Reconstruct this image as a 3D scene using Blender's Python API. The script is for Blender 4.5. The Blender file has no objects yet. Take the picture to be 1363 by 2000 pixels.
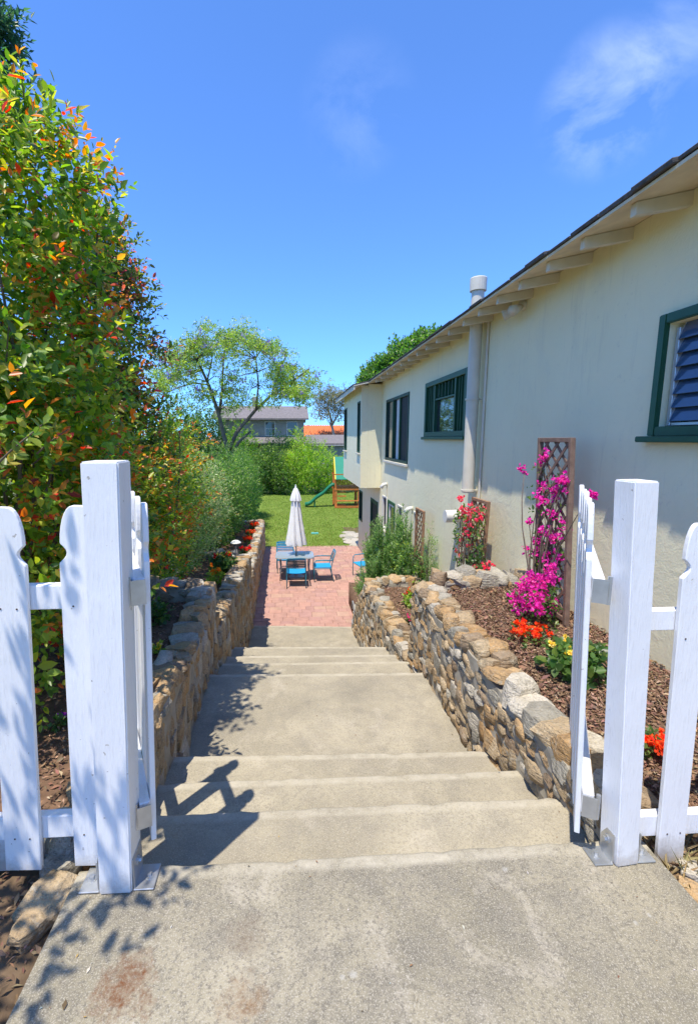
import bpy, bmesh, math, random
import numpy as np
from mathutils import Vector, Matrix, Euler

# ---------------------------------------------------------------- camera, sky, sun, exposure
SC = bpy.context.scene
COL = SC.collection
EYE = 4.16                     # eye height above the patio (z = 0), metres
FPX, CXP, CYP = 900.0, 620.0, 1000.0
PITCH = math.atan(143 / FPX)
YAW = math.atan(57 / FPX * math.cos(PITCH))
cam_d = bpy.data.cameras.new('camera'); cam = bpy.data.objects.new('camera', cam_d); COL.objects.link(cam)
cam_d.sensor_fit = 'VERTICAL'; cam_d.sensor_height = 36.0; cam_d.sensor_width = 36.0 * 1363 / 2000
cam_d.lens = 36.0 * FPX / 2000
cam_d.shift_x = (681.5 - CXP) / 2000
cam_d.clip_start = 0.05; cam_d.clip_end = 3000
cam.location = (0, 0, EYE)
cam.rotation_euler = (math.pi / 2 - PITCH, 0, -YAW)
SC.camera = cam

SUN_TRAVEL = Vector((0.215, 0.28, -1.0)).normalized()
elev = math.asin(-SUN_TRAVEL.z)
az_to_sun = math.atan2(-SUN_TRAVEL.x, -SUN_TRAVEL.y)      # compass angle from +Y towards +X
sun_d = bpy.data.lights.new('sun', 'SUN'); sun = bpy.data.objects.new('sun', sun_d); COL.objects.link(sun)
sun_d.energy = 2.45; sun_d.angle = math.radians(0.53); sun_d.color = (1.0, 0.93, 0.80)
sun.rotation_euler = SUN_TRAVEL.to_track_quat('-Z', 'Y').to_euler()
sun.location = (-4, -6, 20)

world = bpy.data.worlds.new('World'); SC.world = world; world.use_nodes = True
wn = world.node_tree; wn.nodes.clear()
def wnode(t, **kw):
    n = wn.nodes.new(t)
    for k, v in kw.items(): setattr(n, k, v)
    return n
w_out = wnode('ShaderNodeOutputWorld'); w_bg = wnode('ShaderNodeBackground')
sky = wnode('ShaderNodeTexSky', sky_type='NISHITA', sun_disc=False)
sky.sun_elevation = elev; sky.sun_rotation = az_to_sun
sky.altitude = 1200.0; sky.air_density = 1.0; sky.dust_density = 0.0; sky.ozone_density = 2.0
hsv = wnode('ShaderNodeHueSaturation'); hsv.inputs['Saturation'].default_value = 1.10; hsv.inputs['Hue'].default_value = 0.507
sk_t = wnode('ShaderNodeMix', data_type='RGBA', blend_type='MULTIPLY'); sk_t.inputs[0].default_value = 1.0; sk_t.inputs[7].default_value = (0.74, 0.82, 0.86, 1)
wn.links.new(sky.outputs[0], sk_t.inputs[6]); 
# soft shoulder per channel, so that the horizon keeps its blue instead of washing out
_sep = wnode('ShaderNodeSeparateColor'); _com = wnode('ShaderNodeCombineColor'); wn.links.new(sk_t.outputs[2], _sep.inputs[0])
for _i, _k in enumerate((0.34, 0.10, 0.0)):
    _q = wnode('ShaderNodeMath', operation='MULTIPLY_ADD'); wn.links.new(_sep.outputs[_i], _q.inputs[0]); _q.inputs[1].default_value = _k; _q.inputs[2].default_value = 1.0
    _d = wnode('ShaderNodeMath', operation='DIVIDE'); wn.links.new(_sep.outputs[_i], _d.inputs[0]); wn.links.new(_q.outputs[0], _d.inputs[1]); wn.links.new(_d.outputs[0], _com.inputs[_i])
wn.links.new(_com.outputs[0], hsv.inputs['Color'])
# thin high cloud: wisps in the sky dome, denser towards one side as in the photograph
tc = wnode('ShaderNodeTexCoord')
mp = wnode('ShaderNodeMapping'); mp.inputs['Scale'].default_value = (2.4, 3.2, 3.6); mp.inputs['Rotation'].default_value = (0.3, 0.5, 0.4)
mp.inputs['Location'].default_value = (0.37, 1.9, 0.55)
wn.links.new(tc.outputs['Generated'], mp.inputs[0])
cn = wnode('ShaderNodeTexNoise'); cn.inputs['Scale'].default_value = 2.6; cn.inputs['Detail'].default_value = 8; cn.inputs['Roughness'].default_value = 0.6
cn.inputs['Distortion'].default_value = 0.5
wn.links.new(mp.outputs[0], cn.inputs['Vector'])
cr = wnode('ShaderNodeValToRGB'); cr.color_ramp.elements[0].position = 0.40; cr.color_ramp.elements[1].position = 0.80
cr.color_ramp.elements[1].color = (0.62, 0.62, 0.62, 1)
wn.links.new(cn.outputs['Fac'], cr.inputs[0])
def sky_patch(d, inner, outer, amt):
    dp = wnode('ShaderNodeVectorMath', operation='DOT_PRODUCT'); wn.links.new(tc.outputs['Generated'], dp.inputs[0]); dp.inputs[1].default_value = d
    mr = wnode('ShaderNodeMapRange', interpolation_type='SMOOTHSTEP'); wn.links.new(dp.outputs['Value'], mr.inputs[0])
    mr.inputs[1].default_value = math.cos(math.radians(outer)); mr.inputs[2].default_value = math.cos(math.radians(inner)); mr.inputs[4].default_value = amt
    return mr.outputs[0]
_a = wnode('ShaderNodeMath', operation='ADD')
# the wisps stand high on the right, a fainter one near the middle; more of the same outside the frame
_b = wnode('ShaderNodeMath', operation='ADD')
wn.links.new(sky_patch(Vector((0.470, 0.735, 0.484)).normalized(), 0.5, 6, 0.27), _b.inputs[0]); wn.links.new(sky_patch(Vector((0.53, 0.66, 0.53)).normalized(), 0.5, 4.5, 0.16), _b.inputs[1])
wn.links.new(_b.outputs[0], _a.inputs[0]); wn.links.new(sky_patch(Vector((0.159, 1.117, 0.704)).normalized(), 1, 6, 0.07), _a.inputs[1])
_m = wnode('ShaderNodeMath', operation='MULTIPLY', use_clamp=True); wn.links.new(_a.outputs[0], _m.inputs[0]); wn.links.new(cr.outputs[0], _m.inputs[1])
cm = wnode('ShaderNodeMix', data_type='RGBA')
wn.links.new(_m.outputs[0], cm.inputs[0]); wn.links.new(hsv.outputs[0], cm.inputs[6])
cm.inputs[7].default_value = (8.5, 8.8, 9.6, 1)
wn.links.new(cm.outputs[2], w_bg.inputs['Color'])
w_bg.inputs['Strength'].default_value = 0.15
wn.links.new(w_bg.outputs[0], w_out.inputs[0])

vs = SC.view_settings
vs.view_transform = 'Standard'; vs.look = 'None'; vs.gamma = 1.0; vs.exposure = 1.36; vs.use_curve_mapping = False
SC.render.engine = 'CYCLES'
SC.cycles.max_bounces = 8; SC.cycles.diffuse_bounces = 4; SC.cycles.transparent_max_bounces = 8

# ---------------------------------------------------------------- pixel -> place (photo pixels of 1363 x 2000)
_F = np.array([math.sin(YAW) * math.cos(PITCH), math.cos(YAW) * math.cos(PITCH), -math.sin(PITCH)])
_R = np.array([math.cos(YAW), -math.sin(YAW), 0.0]); _U = np.cross(_R, _F)
_O = np.array([0, 0, EYE])
def ray(x, y): return _F + _R * (x - CXP) / FPX - _U * (y - CYP) / FPX
def oz(x, y, Z): d = ray(x, y); return Vector(_O + d * (Z - EYE) / d[2])
def ox(x, y, X): d = ray(x, y); return Vector(_O + d * X / d[0])
def oy(x, y, Y): d = ray(x, y); return Vector(_O + d * Y / d[1])

RNG = random.Random(11)
NP = np.random.default_rng(5)
U = RNG.uniform

# ---------------------------------------------------------------- materials
class MT:
    def __init__(s, name, rough=0.8, spec=0.3):
        s.m = bpy.data.materials.new(name); s.m.use_nodes = True
        s.nt = s.m.node_tree; s.b = s.nt.nodes['Principled BSDF']; s.o = s.nt.nodes['Material Output']
        s.b.inputs['Roughness'].default_value = rough
        s.b.inputs['Specular IOR Level'].default_value = spec
        s._v = None
    def n(s, t, **kw):
        n = s.nt.nodes.new(t)
        for k, v in kw.items(): setattr(n, k, v)
        return n
    def L(s, a, b): s.nt.links.new(a, b)
    def pos(s):                                   # world position
        if s._v is None: s._v = s.n('ShaderNodeNewGeometry').outputs['Position']
        return s._v
    def obj(s): return s.n('ShaderNodeTexCoord').outputs['Object']
    def mapv(s, v, scale=(1, 1, 1), rot=(0, 0, 0), loc=(0, 0, 0)):
        m = s.n('ShaderNodeMapping'); s.L(v, m.inputs[0])
        m.inputs['Scale'].default_value = scale; m.inputs['Rotation'].default_value = rot; m.inputs['Location'].default_value = loc
        return m.outputs[0]
    def noise(s, scale, detail=4, rough=0.55, v=None, dist=0.0):
        t = s.n('ShaderNodeTexNoise'); s.L(v if v is not None else s.pos(), t.inputs['Vector'])
        t.inputs['Scale'].default_value = scale; t.inputs['Detail'].default_value = detail
        t.inputs['Roughness'].default_value = rough; t.inputs['Distortion'].default_value = dist
        return t.outputs['Fac']
    def ramp(s, fac, stops):
        r = s.n('ShaderNodeValToRGB'); e = r.color_ramp.elements
        while len(e) < len(stops): e.new(0.5)
        for el, (p, c) in zip(e, stops):
            el.position = p; el.color = (c, c, c, 1) if not isinstance(c, tuple) else (*c[:3], 1)
        s.L(fac, r.inputs[0]); return r.outputs[0]
    def mix(s, fac, a, b, mode='MIX'):
        m = s.n('ShaderNodeMix', data_type='RGBA', blend_type=mode)
        for i, v in ((0, fac), (6, a), (7, b)):
            if isinstance(v, (int, float)): m.inputs[i].default_value = v
            elif isinstance(v, tuple): m.inputs[i].default_value = (*v[:3], 1)
            else: s.L(v, m.inputs[i])
        return m.outputs[2]
    def math(s, op, a, b=None):
        m = s.n('ShaderNodeMath', operation=op)
        for i, v in ((0, a), (1, b)):
            if v is None: continue
            if isinstance(v, (int, float)): m.inputs[i].default_value = v
            else: s.L(v, m.inputs[i])
        return m.outputs[0]
    def col(s, c):
        if isinstance(c, tuple): s.b.inputs['Base Color'].default_value = (*c[:3], 1)
        else: s.L(c, s.b.inputs['Base Color'])
    def bump(s, h, strength=0.5, dist=0.01):
        b = s.n('ShaderNodeBump'); b.inputs['Strength'].default_value = strength; b.inputs['Distance'].default_value = dist
        s.L(h, b.inputs['Height']); s.L(b.outputs[0], s.b.inputs['Normal'])
    def rnd(s): return s.n('ShaderNodeObjectInfo').outputs['Random']

def plain(name, c, rough=0.6, spec=0.3, var=0.12, scale=8, bump=0.15, metal=0.0, fine=90):
    t = MT(name, rough, spec)
    f = t.noise(scale, 5)
    a = tuple(x * (1 - var) for x in c); b = tuple(min(1, x * (1 + var)) for x in c)
    t.col(t.ramp(f, [(0.3, a), (0.7, b)]))
    if bump: t.bump(t.noise(fine, 4), bump, 0.004)
    t.b.inputs['Metallic'].default_value = metal
    return t.m

def near_mask(t, p, r, soft=0.5, nscale=6.0, amt=0.35):
    """1 inside a ragged spot round world point p"""
    d = t.n('ShaderNodeVectorMath', operation='DISTANCE'); t.L(t.pos(), d.inputs[0]); d.inputs[1].default_value = p
    x = t.math('ADD', t.math('DIVIDE', d.outputs['Value'], r), t.math('MULTIPLY', t.math('SUBTRACT', t.noise(nscale, 6, 0.7), 0.5), amt * 4))
    return t.ramp(x, [(1 - soft, 1.0), (1.0, 0.0)])

def m_concrete(name='concrete', lift=0.0):
    t = MT(name, 0.88, 0.25)
    big = t.noise(1.3, 6, 0.6); mid = t.noise(7, 6, 0.65); fine = t.noise(75, 4, 0.75); grain = t.noise(210, 3, 0.7)
    c = t.ramp(big, [(0.34, (0.215, 0.190, 0.132)), (0.5, (0.318, 0.280, 0.196)), (0.66, (0.425, 0.374, 0.266))])
    c = t.mix(t.ramp(mid, [(0.45, 0.0), (0.66, 0.7)]), c, (0.175, 0.158, 0.125))
    c = t.mix(t.ramp(t.noise(3.1, 7, 0.7, dist=0.8), [(0.54, 0.0), (0.68, 0.75)]), c, (0.45, 0.40, 0.315))
    c = t.mix(t.ramp(t.noise(4.3, 7, 0.72, v=t.mapv(t.pos(), loc=(7, 3, 1))), [(0.62, 0.0), (0.75, 0.4)]), c, (0.27, 0.185, 0.115))
    c = t.mix(t.ramp(t.noise(1.7, 6, 0.7, v=t.mapv(t.pos(), loc=(17, 9, 1)), dist=0.5), [(0.50, 0.0), (0.64, 0.62)]), c, (0.165, 0.148, 0.115))
    c = t.mix(t.ramp(fine, [(0.49, 0.0), (0.61, 0.72)]), c, (0.135, 0.12, 0.095))
    c = t.mix(t.ramp(grain, [(0.52, 0.0), (0.63, 0.7)]), c, (0.50, 0.455, 0.375))
    p1 = oz(245, 1925, 2.49); p2 = oz(480, 1960, 2.49); p3 = oz(480, 1830, 2.49)
    rs = t.ramp(t.noise(60, 5, 0.8), [(0.36, 0.25), (0.60, 1.0)])
    c = t.mix(t.math('MULTIPLY', near_mask(t, p1, 0.115, 0.9, 22, 0.7), rs), c, (0.155, 0.055, 0.016))
    c = t.mix(t.math('MULTIPLY', near_mask(t, p2, 0.085, 0.9, 24, 0.7), t.math('MULTIPLY', rs, 0.7)), c, (0.20, 0.095, 0.032))
    c = t.mix(t.math('MULTIPLY', near_mask(t, p3, 0.085, 0.9, 22, 0.7), t.math('MULTIPLY', rs, 0.6)), c, (0.17, 0.12, 0.08))
    for q, r in ((oz(690, 1905, 2.49), 0.014), (oz(668, 1908, 2.49), 0.012), (oz(985, 1697, 2.49), 0.014), (oz(1240, 1802, 2.49), 0.010), (oz(1268, 1788, 2.49), 0.010)):
        c = t.mix(t.math('MULTIPLY', near_mask(t, q, r, 0.6, 70, 0.5), 0.35), c, (0.55, 0.54, 0.51))
    c = t.mix(t.math('MULTIPLY', t.rnd(), 0.22), c, (0.165, 0.15, 0.12))
    if lift: c = t.mix(t.math('MULTIPLY', t.ramp(t.noise(2.2, 6, 0.7, v=t.mapv(t.pos(), loc=(3, 11, 2))), [(0.3, 0.35), (0.65, 1.0)]), lift), c, (0.50, 0.435, 0.315))
    wa = t.n('ShaderNodeAttribute', attribute_name='nose_tone')
    c = t.mix(t.math('MULTIPLY', wa.outputs['Fac'], t.ramp(t.noise(7, 6, 0.75), [(0.36, 0.1), (0.64, 0.8)])), c, (0.50, 0.45, 0.35))  # paler, broken band of colour along each step nose
    t.col(c)
    t.bump(t.math('ADD', t.math('MULTIPLY', fine, 0.7), t.math('ADD', t.math('MULTIPLY', mid, 1.0), t.math('MULTIPLY', grain, 0.35))), 0.42, 0.006)
    return t.m
M_CON = m_concrete(); M_CON2 = m_concrete('pale_concrete', 0.36)  # steps below the top landing get a paler concrete

def m_stucco():
    t = MT('stucco', 0.92, 0.15)
    big = t.noise(0.7, 5, 0.6)
    c = t.ramp(big, [(0.3, (0.805, 0.745, 0.50)), (0.7, (0.855, 0.80, 0.55))])
    c = t.mix(t.ramp(t.noise(2.4, 6, 0.7, v=t.mapv(t.pos(), (1, 1, 0.5))), [(0.55, 0.0), (0.8, 0.35)]), c, (0.64, 0.615, 0.475))
    streak = t.noise(3.5, 5, 0.7, v=t.mapv(t.pos(), (2.4, 2.4, 0.22)))
    c = t.mix(t.ramp(streak, [(0.56, 0.0), (0.74, 0.30)]), c, (0.50, 0.47, 0.37))
    c = t.mix(t.ramp(t.noise(11, 6, 0.75), [(0.60, 0.0), (0.72, 0.35)]), c, (0.52, 0.49, 0.39))
    t.col(c)
    swirl = t.noise(4.5, 5, 0.6, dist=2.2); fine = t.noise(60, 4, 0.6)
    t.bump(t.math('ADD', t.math('MULTIPLY', swirl, 1.3), t.math('MULTIPLY', fine, 0.5)), 0.20, 0.025)
    return t.m
M_STUCCO = m_stucco()

def m_white():
    t = MT('white_painted_wood', 0.5, 0.35)
    v = t.obj()
    g = t.noise(30, 5, 0.6, v=t.mapv(v, (5, 5, 0.5)))
    c = t.ramp(t.noise(5, 5, 0.6, v=v), [(0.3, (0.81, 0.81, 0.81)), (0.7, (0.87, 0.87, 0.87))])
    c = t.mix(t.ramp(g, [(0.54, 0.0), (0.70, 0.5)]), c, (0.68, 0.68, 0.68))
    c = t.mix(t.ramp(t.noise(38, 3, 0.5, v=v), [(0.715, 0.0), (0.74, 0.7)]), c, (0.33, 0.29, 0.24))
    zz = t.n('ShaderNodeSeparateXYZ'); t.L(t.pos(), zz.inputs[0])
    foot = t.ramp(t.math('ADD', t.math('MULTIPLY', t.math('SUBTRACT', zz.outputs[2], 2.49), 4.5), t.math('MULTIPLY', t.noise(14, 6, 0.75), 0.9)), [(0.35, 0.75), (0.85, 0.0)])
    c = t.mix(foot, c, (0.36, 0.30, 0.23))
    c = t.mix(t.ramp(t.noise(6, 6, 0.7, v=t.mapv(v, (3, 3, 0.6))), [(0.60, 0.0), (0.78, 0.35)]), c, (0.58, 0.56, 0.52))
    t.col(c)
    t.bump(t.math('ADD', g, t.math('MULTIPLY', t.noise(120, 3, v=v), 0.25)), 0.42, 0.004)
    return t.m
M_WHITE = m_white()

def stone_mat(name, a, b, d):
    t = MT(name, 0.85, 0.25)
    v = t.pos(); r = t.rnd()
    f = t.noise(9, 6, 0.65, v=v, dist=0.6)
    c = t.ramp(f, [(0.3, a), (0.55, b), (0.75, d)])
    band = t.noise(14, 5, 0.6, v=t.mapv(v, (1, 1, 5), (0.5, 0.3, 0)))
    c = t.mix(t.ramp(band, [(0.5, 0.0), (0.75, 0.5)]), c, tuple(x * 0.62 for x in a))
    c = t.mix(t.math('MULTIPLY', r, 0.45), c, tuple(min(1, x * 1.25) for x in d))
    c = t.mix(t.ramp(t.noise(23, 6, 0.75, v=v, dist=1.2), [(0.50, 0.0), (0.64, 0.55)]), c, (0.20, 0.175, 0.135))
    c = t.mix(t.ramp(t.noise(17, 6, 0.75, v=t.mapv(v, loc=(5, 2, 8)), dist=1.0), [(0.55, 0.0), (0.66, 0.65)]), c, (0.50, 0.45, 0.35))
    c = t.mix(t.ramp(t.noise(70, 4, 0.7, v=v), [(0.52, 0.0), (0.68, 0.55)]), c, (0.12, 0.10, 0.08))
    t.col(c)
    t.bump(t.math('ADD', t.math('MULTIPLY', f, 1.5), t.math('ADD', band, t.math('MULTIPLY', t.noise(45, 5, v=v), 0.7))), 0.9, 0.022)
    return t.m
M_STONE = [stone_mat('tan_stone', (0.30, 0.21, 0.12), (0.42, 0.30, 0.17), (0.50, 0.40, 0.26)),
           stone_mat('ochre_stone', (0.34, 0.20, 0.09), (0.46, 0.28, 0.12), (0.52, 0.38, 0.22)),
           stone_mat('grey_stone', (0.235, 0.22, 0.18), (0.335, 0.31, 0.255), (0.43, 0.395, 0.32)),
           stone_mat('pale_stone', (0.36, 0.32, 0.25), (0.48, 0.43, 0.35), (0.58, 0.53, 0.44)),
           stone_mat('brown_stone', (0.20, 0.14, 0.09), (0.29, 0.20, 0.125), (0.38, 0.29, 0.19))]
M_MORTAR = plain('mortar', (0.34, 0.31, 0.255), 0.95, 0.1, 0.25, 6, 0.7, fine=35)
M_MULCHSOIL = plain("mulch_soil", (0.155, 0.095, 0.062), 0.95, 0.1, 0.35, 12, 0.9, fine=45)
M_SOIL = plain('soil', (0.16, 0.11, 0.07), 0.95, 0.1, 0.3, 7, 0.8, fine=40)

def m_attr(name, rough=0.55, spec=0.3, trans=0.3):
    """leaf/petal/chip colour from a per-piece colour attribute"""
    t = MT(name, rough, spec)
    a = t.n('ShaderNodeAttribute', attribute_name='Col')
    t.L(a.outputs['Color'], t.b.inputs['Base Color'])
    if trans:
        tr = t.n('ShaderNodeBsdfTranslucent'); mx = t.n('ShaderNodeMixShader')
        g = t.n('ShaderNodeHueSaturation'); g.inputs['Value'].default_value = 2.1; g.inputs['Saturation'].default_value = 1.1
        t.L(a.outputs['Color'], g.inputs['Color']); t.L(g.outputs[0], tr.inputs['Color'])
        mx.inputs[0].default_value = trans
        t.L(t.b.outputs[0], mx.inputs[1]); t.L(tr.outputs[0], mx.inputs[2]); t.L(mx.outputs[0], t.o.inputs['Surface'])
    return t.m
M_LEAF = m_attr('leaf', 0.36, 0.5, 0.52)
M_PETAL = m_attr('petal', 0.6, 0.2, 0.35)
M_CHIP = m_attr('bark_chip', 0.9, 0.15, 0)
M_BARK = plain('bark', (0.16, 0.125, 0.095), 0.9, 0.15, 0.3, 9, 0.8, fine=30)
M_BARKPALE = plain('pale_bark', (0.34, 0.29, 0.24), 0.9, 0.15, 0.25, 3, 0.5, fine=20)
M_STEM = plain('green_stem', (0.10, 0.13, 0.05), 0.7, 0.2, 0.2)

# ---------------------------------------------------------------- mesh helpers
class MB:
    def __init__(s): s.v = []; s.f = []
    def add(s, vs_, fs_):
        o = len(s.v); s.v += [tuple(p) for p in vs_]; s.f += [tuple(i + o for i in f) for f in fs_]; return s
    def box(s, lo, hi, M=None):
        x0, y0, z0 = lo; x1, y1, z1 = hi
        vs_ = [Vector(p) for p in ((x0, y0, z0), (x1, y0, z0), (x1, y1, z0), (x0, y1, z0), (x0, y0, z1), (x1, y0, z1), (x1, y1, z1), (x0, y1, z1))]
        if M is not None: vs_ = [M @ p for p in vs_]
        return s.add(vs_, [(0, 3, 2, 1), (4, 5, 6, 7), (0, 1, 5, 4), (1, 2, 6, 5), (2, 3, 7, 6), (3, 0, 4, 7)])
    def bar(s, p, q, w, h, up=(0, 0, 1)):
        """square bar from p to q, w across, h along up"""
        p = Vector(p); q = Vector(q); d = (q - p).normalized(); up = Vector(up)
        if abs(d.dot(up)) > 0.98: up = Vector((0, 1, 0))
        r = d.cross(up).normalized(); u = r.cross(d).normalized()
        vs_ = []
        for c in (p, q):
            for a, b in ((-1, -1), (1, -1), (1, 1), (-1, 1)): vs_.append(c + r * a * w / 2 + u * b * h / 2)
        return s.add(vs_, [(3, 2, 1, 0), (4, 5, 6, 7), (0, 1, 5, 4), (1, 2, 6, 5), (2, 3, 7, 6), (3, 0, 4, 7)])
    def tube(s, pts, rad, n=8, cap=True):
        pts = [Vector(p) for p in pts]; m = len(pts)
        rad = rad if isinstance(rad, (list, tuple)) else [rad] * m
        up = Vector((0.03, 0.02, 1)); prev = None; vs_ = []
        for i, p in enumerate(pts):
            d = (pts[min(i + 1, m - 1)] - pts[max(i - 1, 0)]).normalized()
            if prev is None: r = d.cross(up if abs(d.z) < 0.95 else Vector((1, 0, 0))).normalized()
            else: r = (prev - d * prev.dot(d)).normalized()
            prev = r; u = d.cross(r)
            for k in range(n):
                a = 2 * math.pi * k / n; vs_.append(p + (r * math.cos(a) + u * math.sin(a)) * rad[i])
        fs_ = [(i * n + k, i * n + (k + 1) % n, (i + 1) * n + (k + 1) % n, (i + 1) * n + k) for i in range(m - 1) for k in range(n)]
        if cap: fs_ += [tuple(range(n - 1, -1, -1)), tuple(range((m - 1) * n, m * n))]
        return s.add(vs_, fs_)
    def lathe(s, prof, c=(0, 0, 0), n=16):
        """profile of (radius, z) turned about the vertical through c"""
        vs_ = []; m = len(prof)
        for r, z in prof:
            for k in range(n): a = 2 * math.pi * k / n; vs_.append((c[0] + r * math.cos(a), c[1] + r * math.sin(a), c[2] + z))
        fs_ = [(i * n + k, i * n + (k + 1) % n, (i + 1) * n + (k + 1) % n, (i + 1) * n + k) for i in range(m - 1) for k in range(n)]
        fs_ += [tuple(range(n - 1, -1, -1)), tuple(range((m - 1) * n, m * n))]
        return s.add(vs_, fs_)
    def prism(s, poly, t, M):
        """outline in the local xz plane, thickness t along local y, placed by M"""
        n = len(poly)
        vs_ = [M @ Vector((x, -t / 2, z)) for x, z in poly] + [M @ Vector((x, t / 2, z)) for x, z in poly]
        fs_ = [tuple(range(n)), tuple(range(2 * n - 1, n - 1, -1))] + [(i, i + n, (i + 1) % n + n, (i + 1) % n) for i in range(n)]
        return s.add(vs_, fs_)
    def mesh(s, name, smooth=False, bevel=0.0, seg=2):
        me = bpy.data.meshes.new(name); me.from_pydata(s.v, [], s.f)
        if bevel:
            bm = bmesh.new(); bm.from_mesh(me)
            bmesh.ops.recalc_face_normals(bm, faces=bm.faces)
            ed = [e for e in bm.edges if len(e.link_faces) == 2 and e.calc_face_angle(0) > 0.5]
            bmesh.ops.bevel(bm, geom=ed, offset=bevel, segments=seg, affect='EDGES', clamp_overlap=True)
            bm.to_mesh(me); bm.free()
        elif True:
            bm = bmesh.new(); bm.from_mesh(me); bmesh.ops.recalc_face_normals(bm, faces=bm.faces); bm.to_mesh(me); bm.free()
        if smooth: me.shade_smooth()
        me.update(); return me
    def build(s, name, mat, parent=None, smooth=False, bevel=0.0, seg=2):
        return link(name, s.mesh(name, smooth, bevel, seg), mat, parent)

OFF = {}
def link(name, me, mat, parent=None):
    o = bpy.data.objects.new(name, me)
    if mat is not None and len(me.materials) == 0: me.materials.append(mat)
    COL.objects.link(o)
    if parent is not None:
        o.parent = parent
        if parent.name in OFF: o.location = -OFF[parent.name]
    return o
def tag(o, label, cat, group=None):
    o['label'] = label; o['category'] = cat
    if group: o['group'] = group
    return o
def thing(name, label, cat, loc=(0, 0, 0), group=None, local=False):
    """Empty at the thing's base; parts are meshed in world coordinates unless local"""
    o = bpy.data.objects.new(name, None); COL.objects.link(o); o.location = loc; o.empty_display_size = 0.1
    if not local: OFF[o.name] = Vector(loc)
    return tag(o, label, cat, group) if label else o
def struct(o): o['kind'] = 'structure'; return o
def stuff(o): o['kind'] = 'stuff'; return o
def copy_tree(o, parent=None):
    c = o.copy(); COL.objects.link(c)
    if parent is not None: c.parent = parent
    for ch in list(o.children): copy_tree(ch, c)
    return c
def smooth_flat(o, ang=0.6):
    me = o.data; me.shade_smooth()
    try: me.set_sharp_from_angle(angle=ang)
    except Exception: pass
    return o

def sheet(name, x0, x1, y0, y1, z, mat, res=0.1, amp=0.02, sc=3.0, skirt=None, parent=None, zf=None):
    nx = max(2, int((x1 - x0) / res)); ny = max(2, int((y1 - y0) / res))
    X, Y = np.meshgrid(np.linspace(x0, x1, nx + 1), np.linspace(y0, y1, ny + 1))
    h = amp * (np.sin(X * sc * 2.1 + 1.3 * np.sin(Y * sc)) * 0.5 + np.sin(Y * sc * 2.7 + X * sc * 1.1) * 0.35 + NP.uniform(-0.6, 0.6, X.shape))
    Z = z + h + (zf(X, Y) if zf else 0)
    V = np.stack([X, Y, Z], -1).reshape(-1, 3).tolist(); w = nx + 1
    Fs = [(j * w + i, j * w + i + 1, (j + 1) * w + i + 1, (j + 1) * w + i) for j in range(ny) for i in range(nx)]
    mb = MB().add(V, Fs)
    if skirt is not None:
        rim = [i for i in range(w)] + [j * w + nx for j in range(1, ny + 1)] + [ny * w + i for i in range(nx - 1, -1, -1)] + [j * w for j in range(ny - 1, 0, -1)]
        b = len(mb.v); mb.v += [(mb.v[i][0], mb.v[i][1], skirt) for i in rim]; k = len(rim)
        mb.f += [(rim[i], b + i, b + (i + 1) % k, rim[(i + 1) % k]) for i in range(k)]
        mb.f.append(tuple(range(b, b + k)))
    return mb.build(name, mat, parent, smooth=True)

# leaves: one folded blade per leaf, all blades of a plant part in one mesh, a colour per blade
def unit(a): return a / np.maximum(np.linalg.norm(a, axis=-1, keepdims=True), 1e-9)
def blades(name, P, A, Nn, S, C, mat, parent=None, aspect=0.5, fold=0.12, shape=6, droop=0.0):
    """P base points, A axis directions, Nn rough normals, S lengths, C colours (n,3)"""
    n = len(P); A = unit(A); W = unit(np.cross(A, Nn)); N2 = np.cross(W, A)
    S = S[:, None]; w = S * aspect * 0.5
    if shape == 6:
        prof = [(0.0, 0.0, 0), (0.30, 0.95, 1), (0.70, 0.75, 1), (1.0, 0.0, 0)]
        cols_ = []
        mid = lambda t: P + A * S * t - N2 * S * droop * t * t
        b, tp = mid(0.0), mid(1.0)
        l1 = mid(.3) + W * w * .95 + N2 * w * fold * 2; l2 = mid(.68) + W * w * .8 + N2 * w * fold * 2
        r1 = mid(.3) - W * w * .95 + N2 * w * fold * 2; r2 = mid(.68) - W * w * .8 + N2 * w * fold * 2
        V = np.stack([b, l1, l2, tp, r2, r1], 1).reshape(-1, 3); k = 6
        q = np.array([[0, 3, 2, 1], [0, 5, 4, 3]])
    elif shape == 4:
        b = P; tp = P + A * S - N2 * S * droop
        l = P + A * S * .45 + W * w + N2 * w * fold * 2; r = P + A * S * .45 - W * w + N2 * w * fold * 2
        V = np.stack([b, l, tp, r], 1).reshape(-1, 3); k = 4
        q = np.array([[0, 2, 1, -1], [0, 3, 2, -1]])
    else:
        V = np.stack([P - W * w, P + W * w, P + A * S - N2 * S * droop], 1).reshape(-1, 3); k = 3
        q = np.array([[0, 1, 2, -1]])
    tri = q[0, -1] < 0
    q = q[:, :3] if tri else q
    idx = (np.arange(n)[:, None, None] * k + q[None]).reshape(-1, q.shape[1])
    me = bpy.data.meshes.new(name)
    me.vertices.add(len(V)); me.vertices.foreach_set('co', V.astype(np.float32).ravel())
    me.loops.add(idx.size); me.loops.foreach_set('vertex_index', idx.astype(np.int32).ravel())
    me.polygons.add(len(idx)); me.polygons.foreach_set('loop_start', (np.arange(len(idx)) * q.shape[1]).astype(np.int32))
    try: me.polygons.foreach_set('loop_total', np.full(len(idx), q.shape[1], np.int32))
    except Exception: pass
    at = me.color_attributes.new('Col', 'FLOAT_COLOR', 'POINT')
    CC = np.concatenate([np.repeat(C, k, 0), np.ones((n * k, 1))], 1).astype(np.float32)
    at.data.foreach_set('color', CC.ravel())
    me.update(calc_edges=True); me.validate()
    return link(name, me, mat, parent)

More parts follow.
